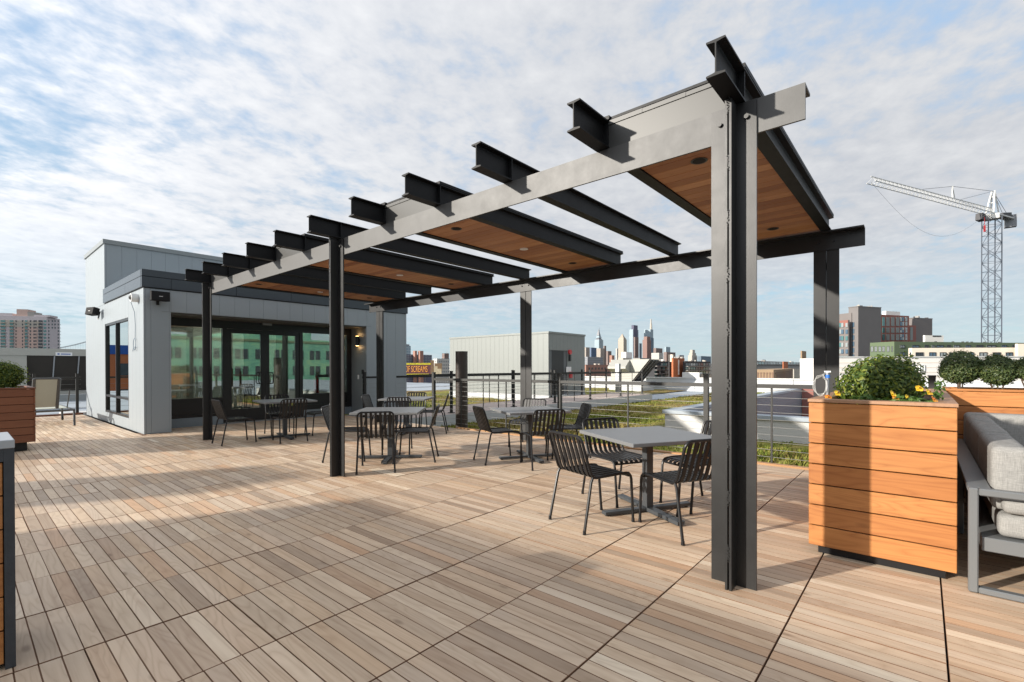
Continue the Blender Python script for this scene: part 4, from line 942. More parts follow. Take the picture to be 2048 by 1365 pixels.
def sloped(x0, x1, o, th, nm, mat): MB().add([(x1, 13.73-o, 1.78), (x0, 13.73-o, 1.78), (x0, 14.95-o, .38), (x1, 14.95-o, .38), (x1, 13.73-o-th, 1.76), (x0, 13.73-o-th, 1.76), (x0, 14.95-o-th, .36), (x1, 14.95-o-th, .36)], [(0, 1, 2, 3), (7, 6, 5, 4), (0, 4, 5, 1), (1, 5, 6, 2), (2, 6, 7, 3), (3, 7, 4, 0)]).build(nm, mat, hv)
sloped(30.06, 31.54, 0, .03, 'intake_grille', 'louvre_dark')
for x in (30.5, 31.0): sloped(x, x+.05, .032, .03, 'grille_bar', 'galvanised')
vp = gz(1236, 787, ZR); 
tag(MB().cbox(vp.x-.13, vp.x+.13, vp.y-.13, vp.y+.13, ZR, 1.55, .01).build('vent_duct', 'galvanised'), 'tall square pale metal vent duct in front of the air handler', 'duct')
# light well: white parapet around a corrugated shaft
lw = thing('light_well', 'low white walled light well with grey corrugated inner walls beyond the railing', 'light well', (19, 0, ZR))
LX0, LX1, LY1, LZ = 11.614, 28.0, 4.91, .205
MB().box(LX0, LX0+.25, -5, LY1, ZR, LZ-.06).build('wall', 'white_wall', lw); MB().box(LX0+.251, LX1, LY1-.25, LY1, ZR, LZ-.06).build('wall', 'white_wall', lw)
MB().box(LX0-.05, LX0+.30, -5, LY1+.05, LZ-.055, LZ+.03).build('coping', 'membrane', lw); MB().box(LX0+.301, LX1, LY1-.30, LY1+.05, LZ-.055, LZ+.03).build('coping', 'membrane', lw)
cg = MB(); 
for i in range(int((LX1-LX0-.3)/.13)): cg.box(LX0+.3+i*.13, LX0+.3+i*.13+.08, LY1-.285, LY1-.2505, -6, LZ-.06)
stuff(cg.build('corrugated_sheet', 'corrugated', lw)); MB().box(LX0+.26, LX1, LY1-.2503, LY1-.17, -6, ZR-.001).build('shaft_wall', 'corrugated', lw)
MB().box(LX1-.3, LX1-.05, -5, LY1-.31, -6, LZ).build('brick_wall', 'brick_red', lw)
MB().box(LX0+.26, LX1-.31, -5, LY1-.30, -6.2, -6.0).build('shaft_floor', 'corrugated', lw)
for i in range(3): tag(MB().cbox(33.5, 34.1, (9.6, 11.7, 10.9)[i], (10.5, 12.9, 11.6)[i], .605, (.95, .95, .85)[i], .01).build('roof_box', ('white_wall', 'white_wall', 'louvre_dark')[i]), ('right white metal box on the far parapet', 'left white metal box on the far parapet', 'dark vent between the two white boxes on the far parapet')[i], 'roof box')
# louvred mechanical screen at the left
lv = thing('mechanical_screen', 'long cream rooftop unit with dark slanted louvre bays behind the left railing', 'rooftop unit', (2.5, 35, ZR))
MB().box(1.15, 6.5, 34.6, 37.5, ZR, 2.22).build('cabinet', 'unit_paint', lv)
MB().box(1.05, 6.6, 33.9, 37.6, 2.222, 2.34).box(1.1, 6.55, 33.9, 34.0, 1.98, 2.2215).build('top_band', 'unit_paint', lv)
MB().add([(2.35, 34.0, 1.975), (6.5, 34.0, 1.975), (6.5, 34.55, .15), (2.35, 34.55, .15), (2.35, 34.1, 1.975), (6.5, 34.1, 1.975), (6.5, 34.59, .15), (2.35, 34.59, .15)], [(0, 3, 2, 1), (4, 5, 6, 7), (0, 1, 5, 4), (1, 2, 6, 5), (2, 3, 7, 6), (3, 0, 4, 7)]).build('louvre', 'louvre_dark', lv)
for x in (3.35, 4.3, 5.3): MB().beam((x, 33.98, 1.975), (x-.05, 34.53, .15), .05, .05).build('louvre_post', 'galvanised', lv)
MB().box(1.2, 2.34, 33.95, 34.59, .15, 1.979).build('side_panel', 'unit_paint', lv)
sg = thing('unit_sign', 'small white sign with blue lettering on the louvred rooftop unit', 'sign', (3.7, 33.88, 2.0)); MB().box(3.38, 4.02, 33.87, 33.898, 1.98, 2.16).build('sign_plate', 'white_plastic', sg)
MB().box(3.45, 3.53, 33.862, 33.869, 2.035, 2.10).box(3.58, 3.95, 33.862, 33.869, 2.045, 2.09).build('lettering', 'blue_band', sg)
tag(MB().box(.6, 7, 27.2, 27.6, -.05, .22).build('pipe_run', 'trim_grey'), 'grey horizontal duct run low behind the left railing', 'duct')
tag(MB().cbox(2.0, 2.9, 18.75, 19.4, ZR, .02, .01).build('roof_block', 'white_wall'), 'small white block on the roof beside the left railing post', 'block')

# structures out of frame to the left whose shadows cross the deck
ph = thing('lift_penthouse', 'grey lift penthouse left of the deck, outside the picture', 'building', (-8.9, 1.5, 0))
MB().box(-12, -5.92, -7, 8.85, 0, 3.18).build('wall', 'bulkhead_siding', ph); MB().box(-12.1, -5.86, -7.1, 8.9, 3.181, 3.24).build('parapet_cap', 'trim_grey', ph)
c1 = thing('chimney', 'squat masonry chimney left of the deck, outside the picture, the nearer of two', 'chimney', (-6.1, 10.9, 0), 0, 'chimneys left of the deck')
MB().box(-6.7, -5.75, 10.28, 11.25, 0, 3.10).build('stack', 'brick_brown', c1); MB().box(-6.75, -5.7, 10.23, 11.3, 3.101, 3.2).build('cap', 'concrete', c1)
c2 = thing('chimney', 'taller masonry chimney left of the deck, outside the picture, the farther of two', 'chimney', (-6.1, 14.5, 0), 0, 'chimneys left of the deck')
MB().box(-6.6, -5.75, 13.75, 15.0, 0, 4.6).build('stack', 'brick_brown', c2); MB().box(-6.65, -5.7, 13.7, 15.05, 4.601, 4.72).build('cap', 'concrete', c2)

# ------------------------------------------------------------------ city
def facade(name, wall, win, fz=3.6, fw=3.0, hz=.5, hw=.55):
    wall = tuple(q*.92 for q in wall); win = tuple(q*.85 for q in win); t = NT(name); g = t.n('ShaderNodeNewGeometry'); sp = t.n('ShaderNodeSeparateXYZ'); t.l(g.outputs['Position'], sp.inputs[0])
    a = t.math('LESS_THAN', t.math('FRACT', t.math('DIVIDE', t.math('ADD', sp.outputs[2], 900.), fz)), hz)
    b = t.math('LESS_THAN', t.math('FRACT', t.math('DIVIDE', t.math('ADD', t.math('ADD', sp.outputs[0], t.math('MULTIPLY', sp.outputs[1], -1.)), 9000.), fw)), hw)
    f = t.math('MULTIPLY', a, b); n = t.noise(t.pos(), .02, 3)
    t.l(t.mix(f, t.mix(n, tuple(c*.85 for c in wall), tuple(min(1, c*1.12) for c in wall)), win), t.p.inputs['Base Color']); t.p.inputs['Roughness'].default_value = .55
facade('fac_beige', (.40, .34, .28), (.12, .12, .13)); facade('fac_brown', (.20, .13, .11), (.08, .07, .07)); facade('fac_granite', (.24, .12, .095), (.13, .075, .065), 4, 5, .55, .5)
facade('fac_white', (.52, .50, .45), (.22, .23, .24)); facade('fac_grey', (.26, .27, .29), (.12, .14, .16)); facade('fac_blue', (.09, .14, .24), (.05, .09, .17), 4, 4, .6, .8)
facade('fac_glass', (.34, .42, .46), (.25, .34, .40), 4, 6, .6, .8); facade('fac_glass_dark', (.13, .19, .24), (.08, .13, .18), 4, 6, .6, .8); facade('fac_stone', (.48, .42, .33), (.20, .18, .16), 4, 7, .7, .45)
facade('fac_rose', (.34, .17, .12), (.14, .10, .09), 3.4, 3.2, .5, .45); facade('fac_purple', (.085, .085, .135), (.46, .48, .52), 3.2, 3.6, .45, .45)
class Face:
    """vertical facade plane through corner c along u (to one side), outward normal n"""
    def __init__(s, c, u, n): s.c = Vector((c.x, c.y)); s.u = u; s.n = n
    def hit(s, px, py):
        d = ray(px, py); d2 = Vector((d.x, d.y)); o = Vector((CAM.x, CAM.y))
        t = (s.c-o).dot(s.n)/d2.dot(s.n); q = o+d2*t
        return (q-s.c).dot(s.u), CAM.z+d.z*t
    def slab(s, mb, s0, s1, z0, z1, d0, d1):
        P = lambda a, d: s.c+s.u*a+s.n*d
        q = [P(s0, d0), P(s1, d0), P(s1, d1), P(s0, d1)]
        if (q[1]-q[0]).cross(q[2]-q[1]) < 0: q = q[::-1]
        return mb.prism([(a.x, a.y) for a in q], z0, z1)
    def win(s, t, p0, p1, y0, y1, mat, name='window', proud=.12, frame=None):
        a = s.hit(p0, (y0+y1)/2); b = s.hit(p1, (y0+y1)/2); pm = (p0+p1)/2
        z1 = s.hit(pm, y0)[1]; z0 = s.hit(pm, y1)[1]
        o = s.slab(MB(), min(a[0], b[0]), max(a[0], b[0]), z0, z1, -.05, proud).build(name, mat, t)
        if frame:
            w = (max(a[0], b[0])-min(a[0], b[0])); f = .10*w; m = MB(); s0, s1 = min(a[0], b[0]), max(a[0], b[0]); mid = (s0+s1)/2
            s.slab(m, s0, s1, z0, z0+f*.8, proud+.002, proud+.06); s.slab(m, s0, s1, z1-f*.8, z1, proud+.002, proud+.06); s.slab(m, s0, s0+f*.7, z0+f*.8, z1-f*.8, proud+.002, proud+.06); s.slab(m, s1-f*.7, s1, z0+f*.8, z1-f*.8, proud+.002, proud+.06); s.slab(m, mid-f*.3, mid+f*.3, z0+f*.8, z1-f*.8, proud+.002, proud+.06)
            m.build('frame', frame, o)
        return o
def solve_t(c, A, px):
    k = (px-1024)/FPX; R2 = Vector((_R.x, _R.y)); F2 = Vector((_F.x, _F.y)); cc = Vector((c.x, c.y))
    return (k*cc.dot(F2)-cc.dot(R2))/(A.dot(R2)-k*A.dot(F2))
def block(t, pl, pc, pr, top, dist, mat, phi=0, z0=-16, part='wall', maxlen=400):
    """box whose nearest vertical edge stands in direction pc at the given depth; its left and right faces end in directions pl and pr"""
    C = dist_pt(pc, top, dist); zt = C.z; c2 = Vector((C.x, C.y))
    A = Vector((-math.sin(rad(phi)), math.cos(rad(phi)))); B = Vector((math.cos(rad(phi)), math.sin(rad(phi))))
    la = min(maxlen, abs(solve_t(c2, A, pl))) if pl < pc else 12.; lb = min(maxlen, abs(solve_t(c2, B, pr))) if pr > pc else 12.
    q = [c2, c2+B*lb, c2+B*lb+A*la, c2+A*la]
    m = MB().prism([(a.x, a.y) for a in q], z0, zt)
    if t is not None:
        m.build(part, mat, t)
        if 100 < dist < 260 and maxlen == 400 and part in ('wall', 'shaft') and la > .5 and lb > .5:
            cc = (q[0]+q[2])/2; qq = [a+(a-cc).normalized()*.12 for a in q]; MB().prism([(a.x, a.y) for a in qq], zt+.002, zt+.22).build('parapet_cap', mat, t)
            rv = random.Random(int(pc*7)); 
            for _ in range(5):
                w = q[0]+(q[1]-q[0])*rv.uniform(.1, .9)+(q[3]-q[0])*rv.uniform(.15, .8); sz = rv.uniform(.2, .5); MB().box(w.x-sz, w.x+sz, w.y-sz, w.y+sz, zt+.23, zt+.23+rv.uniform(.2, .6)).build('roof_vent', rv.choice(['concrete', 'crane_dark', 'stone_pale']), t)
    return m, Face(c2, A, -B), Face(c2, B, -A), q, zt, la, lb
def bthing(name, label, pc, dist, cat='building', group=None):
    p = dist_pt(pc, 736, dist); return thing(name, label, cat, (p.x, p.y, -16), 0, group)

# --- skyline towers two to three kilometres away
def tower(label, parts, pc, dist, name='skyscraper', phi=0):
    t = bthing(name, label, pc, dist)
    for (pl, c, pr, top, mat, nm) in parts: block(t, pl, c, pr, top, dist+(0 if nm == 'shaft' else .5), mat, phi, part=nm)
    return t
def spire(t, px, py0, py1, w0, w1, dist, mat, nm='spire', sides=4):
    a = dist_pt(px, py0, dist); b = dist_pt(px, py1, dist); k = dist/FPX
    MB().tube([a, b], w0*k*.5, sides, True, w1*k*.5).build(nm, mat, t)
def pyramid(t, pl, pc, pr, y0, y1, dist, mat, phi=0, nm='pyramid_roof'):
    m, f1, f2, q, zt, la, lb = block(None, pl, pc, pr, y0, dist, mat, phi); ctr = (q[0]+q[2])/2
    ze = CAM.z+(736-y1)*(Vector((ctr.x, ctr.y, CAM.z))-CAM).dot(_F)/FPX
    MB().add([(a.x, a.y, zt) for a in q]+[(ctr.x, ctr.y, ze)], [(0, 1, 4), (1, 2, 4), (2, 3, 4), (3, 0, 4), (3, 2, 1, 0)]).build(nm, mat, t)
    return ctr, ze
D = 2600
t = tower('blue glass skyscraper with stepped gabled crown and thin spire', [(1189, 1198, 1206.5, 680, 'fac_glass', 'shaft')], 1198, D)
pyramid(t, 1190, 1198, 1205.5, 680, 672, D+3, 'fac_grey'); pyramid(t, 1191.5, 1198, 1203.5, 676, 664, D+5, 'fac_glass'); pyramid(t, 1193, 1198, 1201.5, 671, 659, D+7, 'fac_grey'); spire(t, 1198.5, 666, 655, 1.5, .3, D+20, 'tower_grey')
tower('pale beige office tower at the left end of the skyline', [(1167, 1172, 1179.5, 695, 'fac_beige', 'shaft')], 1172, D-400)
tower('dark blue glass office slab left of the spired tower', [(1180, 1182.5, 1193, 695.5, 'fac_blue', 'shaft')], 1182, D-500)
tower('tan tower standing in front of the spired skyscraper', [(1193, 1201, 1209, 697, 'fac_beige', 'shaft')], 1201, D-600)
tower('narrow brown tower just right of the spired skyscraper', [(1207, 1209, 1212.5, 692, 'fac_brown', 'shaft')], 1209, D-450)
tower('low brown office block right of the spired skyscraper', [(1212.3, 1216, 1223, 702.5, 'fac_brown', 'shaft')], 1216, D-650)
t = tower('pale stone skyscraper with a small pyramid roof', [(1236, 1247, 1253.5, 679, 'fac_stone', 'shaft'), (1237.5, 1247, 1252, 676.5, 'fac_stone', 'crown')], 1247, D); pyramid(t, 1238.5, 1247, 1251, 676.5, 668, D+3, 'tower_beige')
tower('low cream wing left of the pyramid roofed skyscraper', [(1231.5, 1234, 1236.5, 697.5, 'fac_white', 'shaft')], 1234, D-200)
tower('tallest pale glass skyscraper with a dark rectangular top', [(1258.4, 1266, 1277, 659, 'fac_glass', 'shaft'), (1263, 1267.5, 1275.5, 650.5, 'purple_brick', 'crown')], 1266, D+150)
tower('brown granite slab in front of the tallest glass skyscraper', [(1267.5, 1270, 1277.2, 674.5, 'fac_brown', 'shaft')], 1270, D-150)
tower('slim blue glass tower between the two tallest skyscrapers', [(1277.5, 1279, 1283.5, 687, 'fac_glass_dark', 'shaft')], 1279, D-100)
t = tower('glass skyscraper with an offset white mast on top', [(1288, 1301, 1306.5, 659, 'fac_glass', 'shaft'), (1297, 1301.5, 1307.5, 676, 'fac_glass_dark', 'side_wing')], 1301, D+200); spire(t, 1302, 659.5, 648, 5.5, 4, D+230, 'stone_pale', 'mast', 8); spire(t, 1302, 648.2, 639, 3, 2.4, D+230, 'stone_pale', 'mast', 8)
tower('red brown granite tower in front of the masted skyscraper', [(1285, 1294, 1302.3, 680, 'fac_granite', 'shaft'), (1287.5, 1294, 1300.5, 673.5, 'fac_granite', 'crown')], 1294, D-200)
tower('dark brown office block right of the masted skyscraper', [(1307, 1312, 1325, 696.5, 'fac_brown', 'shaft')], 1312, D-300)
t = tower('glass office tower with a slanted roof on the right of the skyline', [(1329, 1332, 1340.5, 694, 'fac_glass', 'shaft')], 1332, D-300)
t = tower('stepped cream stone tower alone at the right of the skyline', [(1376, 1384, 1394, 711, 'stone_pale', 'shaft'), (1378, 1384.5, 1392, 706, 'stone_pale', 'setback'), (1380, 1385, 1390, 700, 'stone_pale', 'crown')], 1384, 1300)
tower('white and grey apartment slab below the pyramid roofed skyscraper', [(1243, 1252, 1264.5, 704.5, 'siding_white', 'shaft')], 1252, 1500)
tower('pale gridded office block below the masted skyscraper', [(1302.6, 1318, 1326, 706, 'fac_white', 'shaft')], 1318, 1300)
tower('brown block with a cream front under the slanted glass tower', [(1327, 1333, 1351, 704.5, 'fac_brown', 'shaft'), (1331, 1345, 1348, 709.5, 'stucco_cream', 'front_wing')], 1333, 1200)
tower('small dark office block right of the cream fronted block', [(1355.5, 1359, 1368, 710.5, 'fac_grey', 'shaft')], 1359, 1400)
tower('low dark glass office building right of the stepped stone tower', [(1395, 1402, 1422, 712.5, 'fac_glass_dark', 'shaft')], 1402, 1300)
tower('grey old factory block at the left foot of the skyline', [(1165, 1175, 1206, 714, 'fac_grey', 'shaft')], 1175, 900, 'office_building')
tower('small salmon brick block left of the air handler', [(1219, 1224, 1229, 711, 'brick_rose', 'shaft')], 1224, 900, 'office_building')
tower('tan row of low blocks above the air handler', [(1236, 1246, 1262, 716, 'stone_pale', 'shaft'), (1266, 1280, 1300, 716.5, 'concrete', 'wing')], 1246, 800, 'office_building')
rrc = random.Random(21); NAMES = dict(brick_rose='rose brick', stone_pale='pale stone', concrete='grey concrete', brick_brown='brown brick', siding_white='white sided', fac_grey='grey windowed', fac_beige='beige windowed', fac_rose='rose windowed', tower_grey='plain grey', fac_white='off-white windowed')
mats_low = ['brick_rose', 'stone_pale', 'concrete', 'brick_brown', 'siding_white', 'fac_grey', 'fac_beige', 'fac_rose', 'tower_grey', 'fac_white']
used_labels = set()
for i in range(60):
    px = rrc.uniform(1165, 1632) if i < 46 else rrc.uniform(800, 905); w = rrc.uniform(5, 15); d = rrc.uniform(420, 1100); top = rrc.uniform(719, 733)
    where = 'left of the bulkhead' if px < 1000 else 'left of the air handler' if px < 1220 else 'above the air handler' if px < 1320 else 'near the orange brick block' if px < 1425 else 'right of the tall column'
    free = [m for m in mats_low if (m, where) not in used_labels]
    if not free: continue
    mt = rrc.choice(free); used_labels.add((mt, where))
    t = bthing('distant_building', 'small low '+NAMES[mt]+' building among the distant rooftops, '+where, px, d, 'building', 'low distant city rooftops')
    block(t, px-w/2, px-w*rrc.uniform(-.2, .3), px+w/2, top, d, mt, 0)


# --- middle distance: left of the bulkhead
t = bthing('office_building', 'dark blue gridded office block behind the billboard', 850, 420)
_, fa, fb, q, zt, la, lb = block(t, 800, 806, 864, 709, 420, 'purple_brick', 0)
for r in range(5):
    for c in range(17): fb.win(t, 813.5+c*3.0, 814.9+c*3.0, 711+r*3.3, 712.9+r*3.3, 'pane_pale', proud=.2)
block(t, 826, 830, 834, 702, 425, 'brick_rose', 0, part='roof_house'); block(t, 836, 840, 847, 702, 425, 'brick_rose', 0, part='roof_house')
tower('pale blue glass tower edge just right of the pavilion', [(806, 812, 821.6, 692, 'fac_glass', 'shaft'), (807, 812, 819, 689, 'fac_grey', 'crown')], 812, 700)
t = tower('brown brick tower with a thin spire left of the bulkhead', [(884, 889, 898, 707, 'fac_brown', 'shaft')], 889, 700, 'brick_tower'); spire(t, 894, 707, 701, 1.5, .4, 705, 'stone_pale')
tower('pale low apartment block left of the bulkhead', [(866, 874, 899, 717.5, 'fac_white', 'shaft')], 874, 500, 'apartment_building')
bb = bthing('billboard', 'yellow and maroon billboard advertising a haunted attraction, right of the pavilion', 838, 160, 'billboard')
BBd = 160; fbb = Face(dist_pt(790, 740, BBd), Vector((_R.x, _R.y)).normalized(), -Vector((_F.x, _F.y)).normalized())
plain('bb_maroon', (.10, .028, .035), .6); plain('bb_yellow', (.72, .66, .03), .6); plain('bb_orange', (.75, .33, .06), .6); plain('bb_brown', (.16, .10, .05), .6, 0, .6, 1.2); plain('bb_pale', (.42, .36, .24), .6, 0, .5, 1.5)
fbb.win(bb, 792, 861, 726.5, 752, 'bb_maroon', 'panel', .05); fbb.win(bb, 792, 861, 726.7, 730, 'bb_yellow', 'stripe', .08); fbb.win(bb, 792, 858, 748.2, 751.6, 'bb_yellow', 'stripe', .08)
for a, b, y0, y1, m in ((860, 868, 726, 752, 'bb_brown'), (861, 868, 721, 728, 'bb_brown'), (866, 875, 733, 752, 'bb_pale'), (869, 884, 727, 743, 'bb_brown'), (874, 883, 738, 752, 'bb_pale'), (862.5, 866, 730, 737, 'bb_pale')): fbb.win(bb, a, b, y0, y1, m, 'cutout_figure', .03+.01*(a % 7)/7)
for px in (815, 850): fbb.win(bb, px, px+1.2, 752, 790, 'crane_dark', 'support_post', -.2)
def text_on(face, t, txt, px0, px1, py0, py1, mat, dep):
    cu = bpy.data.curves.new('lettering', 'FONT'); cu.body = txt; cu.size = 1; cu.extrude = 0.004
    tmp = bpy.data.objects.new('lettering', cu); COL.objects.link(tmp); bpy.context.view_layer.update()
    me = bpy.data.meshes.new_from_object(tmp.evaluated_get(bpy.context.evaluated_depsgraph_get())); bpy.data.objects.remove(tmp)
    xs = [v.co.x for v in me.vertices]; ys = [v.co.y for v in me.vertices]
    (s0, _), (s1, _) = face.hit(px0, py0), face.hit(px1, py0); z1 = face.hit((px0+px1)/2, py0)[1]; z0 = face.hit((px0+px1)/2, py1)[1]
    base_ = parent_base(t)
    for v in me.vertices:
        a = s0+(s1-s0)*(v.co.x-min(xs))/(max(xs)-min(xs)); z = z0+(z1-z0)*(v.co.y-min(ys))/(max(ys)-min(ys)); p = face.c+face.u*a+face.n*(dep+v.co.z)
        v.co = Vector((p.x, p.y, z))-base_
    me.materials.clear(); me.materials.append(MATS[mat]); o = bpy.data.objects.new('lettering', me); COL.objects.link(o); o.parent = t; return o
text_on(fbb, bb, '#1 HAUNTED ATTRACTION', 809, 859, 727.2, 729.5, 'bb_maroon', .14)
text_on(fbb, bb, 'FIELD OF SCREAMS', 789, 855, 732.5, 744.5, 'bb_orange', .12)
text_on(fbb, bb, 'W \u2022 LANCASTER PA', 817, 854, 748.8, 751, 'bb_maroon', .14)

# --- middle distance: between bulkhead and tall column
t = bthing('brick_building', 'rose brick rowhouse block with dark windows left of the air handler', 1190, 190)
_, fa, fb, q, zt, la, lb = block(t, 1160, 1172, 1222, 731, 190, 'brick_rose', 0)
for r in range(3):
    for c in range(7): fb.win(t, 1177+c*6.4, 1179.8+c*6.4, 735.5+r*8, 739.5+r*8, 'pane_dark', proud=.1)
def glassy(label, pl, pc, pr, top, d, rows, cols, fpick, y0, dy, seed, mat='black_clad'):
    t = bthing('apartment_building', label, pc, d); _, fa, fb, q, zt, la, lb = block(t, pl, pc, pr, top, d, mat, 0)
    f = fb if fpick == 'b' else fa; p0, p1 = (pc, pr) if fpick == 'b' else (pl, pc); r_ = random.Random(seed); w = (p1-p0)/cols
    for r in range(rows):
        for c in range(cols):
            k = r_.random(); f.win(t, p0+w*(c+.12), p0+w*(c+.88), y0+r*dy, y0+r*dy+dy*.62, 'pane_pale' if k < .3 else ('pane_teal' if k < .6 else 'pane_dark'), proud=.08)
        o = f.slab(MB(), 0, lb if fpick == 'b' else la, f.hit((p0+p1)/2, y0+r*dy+dy*.86)[1], f.hit((p0+p1)/2, y0+r*dy+dy*.72)[1], .02, .9).build('balcony_slab', 'concrete', t)
    return t
glassy('dark glass apartment block with pale blinds right of the air handler', 1290, 1309, 1338, 724, 150, 4, 7, 'b', 727, 7.5, 1)
tower('black clad stair core between glass apartments and orange brick', [(1337, 1339, 1346, 724, 'black_clad', 'shaft')], 1339, 149, 'stair_core')
t = bthing('brick_building', 'bright orange brick block with a white vertical stripe', 1350, 145); _, fa, fb, q, zt, la, lb = block(t, 1343, 1346.5, 1369, 718, 145, 'brick_orange', 0)
fb.win(t, 1356, 1358.2, 720, 750, 'siding_white', 'stripe', .05)
glassy('wide dark glass apartment block right of the orange brick', 1366, 1370.5, 1421, 724, 147, 4, 10, 'b', 727, 7.8, 2)
# --- between tall column and rear column
glassy('long low teal windowed building in the gap behind the tall column', 1495, 1511, 1603, 723, 220, 1, 16, 'b', 725, 6, 3, 'concrete')
t = bthing('brick_building', 'tan brick garage with a row of arched niches', 1545, 95); _, fa, fb, q, zt, la, lb = block(t, 1480, 1547, 1590, 740, 95, 'brick_tan', 8, -16)
for c in range(6):
    px = 1514+c*6; fa.win(t, px, px+3.2, 746.5, 757.5, 'brick_brown', 'niche', .05); 
    s, z = fa.hit(px+1.6, 746.5); P0 = fa.c+fa.u*s+fa.n*.05; MB().tube([(P0.x, P0.y, z), (P0.x+fa.n.x*.05, P0.y+fa.n.y*.05, z)], .17, 12).build('arch', 'brick_brown', t)
fb.win(t, 1553, 1583, 746.5, 760, 'brick_brown', 'garage_door', .05); fb.win(t, 1550, 1587, 743, 745, 'brick_brown', 'band', .08)
t = tower('tall tan brick chimney stack left of the rear column', [(1601, 1604, 1612.5, 702, 'brick_tan', 'shaft')], 1604, 120, 'chimney_stack'); t['category'] = 'chimney'
t = bthing('metal_building', 'grey ribbed metal building with two pale windows beside the rear column', 1610, 80); _, fa, fb, q, zt, la, lb = block(t, 1600, 1606.5, 1640, 720, 80, 'metal_grey', -40)
fb.win(t, 1614, 1626, 732, 741, 'pane_pale', frame='white_plastic'); fb.win(t, 1614, 1626, 753, 759, 'pane_pale', frame='white_plastic')
tower('white low wall between the tan garage and grey metal building', [(1586, 1588, 1607, 738.5, 'stone_pale', 'shaft')], 1588, 85, 'low_building')
tower('small orange brick house front behind the tan garage', [(1565, 1567, 1576, 723.5, 'brick_orange', 'shaft')], 1567, 180, 'brick_house')

# --- right: dark brick tower, red wing, green and cream buildings, white warehouse
t = bthing('apartment_tower', 'charcoal brick apartment tower with a red upper wing on the right', 1717, 130)
_, fa, fb, q, zt, la, lb = block(t, 1697, 1716.5, 1762, 614, 130, 'brick_dark_b', -30)
_, fc, fd, q, zt, la, lb = block(t, 1640, 1703, 1706, 626, 131.5, 'brick_dark', -30, part='stair_wing')
_, fe, ff, q, zt, la, lb = block(t, 1640, 1696.8, 1699, 640.5, 130.6, 'brick_dark', -30, part='wing')
fe.slab(MB(), .05, la, fe.hit(1685, 654)[1], fe.hit(1685, 641.5)[1], .0, .12).build('red_band', 'brick_red', t)
for r in range(6):
    y = 646.5+r*13.2
    for px in (1679, 1683.5, 1692): fe.win(t, px, px+4.2, y, y+8.3, ('pane_pale', 'pane_blue', 'pane_teal')[(r+int(px)) % 3], proud=.22)
    if r < 6: fa.win(t, 1704, 1709, 645.5+r*12.8, 654.5+r*12.8, 'pane_blue', proud=.1)
t = bthing('apartment_tower', 'red brick wing with tall grey panels right of the charcoal tower', 1765, 140)
_, fa, fb, q, zt, la, lb = block(t, 1758, 1761, 1818, 629.5, 140, 'brick_red', -30)
for r, (y0, y1) in enumerate(((635, 652.5), (655.5, 666), (669, 681))):
    for c in range(3): fb.win(t, 1772+c*9.8, 1778.5+c*9.8, y0, y1, 'pane_spandrel', 'panel', .1)
    fb.win(t, 1764.5, 1769, y0, y1, 'pane_teal', proud=.1)
    for c in range(2):
        for k in range(2): fb.win(t, 1800+c*4.2, 1803.4+c*4.2, y0+k*(y1-y0)*.52, y0+(k+.86)*(y1-y0)*.52, ('pane_pale', 'pane_blue')[(c+k+r) % 2], proud=.1)
    for k in range(2): fb.win(t, 1810.5, 1814, y0+k*(y1-y0)*.52, y0+(k+.86)*(y1-y0)*.52, 'pane_pale', proud=.1)
block(t, 1764, 1772, 1800, 622.5, 150, 'siding_white', -30, part='roof_house')
t = bthing('apartment_tower', 'plain charcoal brick block at the right end of the red wing', 1827, 142)
_, fa, fb, q, zt, la, lb = block(t, 1817, 1827, 1864.5, 637, 145, 'brick_dark', -30); block(t, 1815, 1818, 1832, 651, 138, 'brick_red', -30, part='red_wing')
Face(dist_pt(1818, 651, 138), Vector((math.cos(rad(-30)), math.sin(rad(-30)))), Vector((-.5, -.866))).win(t, 1820, 1825, 655, 681, 'pane_spandrel', 'panel', .1)
t = bthing('apartment_building', 'long olive green brick building with grey windows on the right', 1790, 92)
_, fa, fb, q, zt, la, lb = block(t, 1740, 1788.5, 2200, 683.5, 92, 'brick_green', -38, maxlen=90)
for px in (1742, 1749.5, 1757.5, 1765, 1774.5, 1783.5): fa.win(t, px, px+(5 if px < 1780 else 2.5), 693, 704, 'pane_pale', frame='black_clad', proud=.03)
xsw = [(1800, 1809), (1824, 1838), (1849, 1857), (1863, 1869), (1872, 1887), (1893, 1901), (1907, 1919), (1931, 1941), (1952, 1966), (1973, 1992), (2003, 2013), (2024, 2032)]
for i, (a, b) in enumerate(xsw): fb.win(t, a, b, 690.5, 696.5, ('pane_pale', 'pane_blue', 'pane_dark')[i % 3], frame='black_clad', proud=.03)
fb.win(t, 1800, 1809, 705, 711, 'pane_blue', frame='black_clad', proud=.03)
for i, px in enumerate((1893, 1928, 1948, 1957, 1966, 1992, 2022)): 
    s, z = fb.hit(px, 683.5); p = fb.c+fb.u*s-fb.n*2; MB().box(p.x-.2, p.x+.2, p.y-.2, p.y+.2, zt-.05, zt+.28).build('roof_vent', 'crane_dark', t)
ru = thing('rooftop_unit', 'white curved rooftop unit on the green building in front of the charcoal block', 'rooftop unit', (0, 0, 0)); p = dist_pt(1862, 682, 102); ru.location = (p.x, p.y, p.z)
_r = block(None, 1846, 1850, 1887, 671, 102, 'siding_white', -38, p.z-1.0)[0]; _r.build('cabinet', 'siding_white', ru)
Face(dist_pt(1850, 671, 102), Vector((math.cos(rad(-38)), math.sin(rad(-38)))), Vector((math.sin(rad(-38)), -math.cos(rad(-38))))).win(ru, 1865, 1882, 671.5, 674, 'crane_dark', 'vent', .05)
t = bthing('apartment_building', 'cream stucco low building with square windows on the right', 1822, 76)
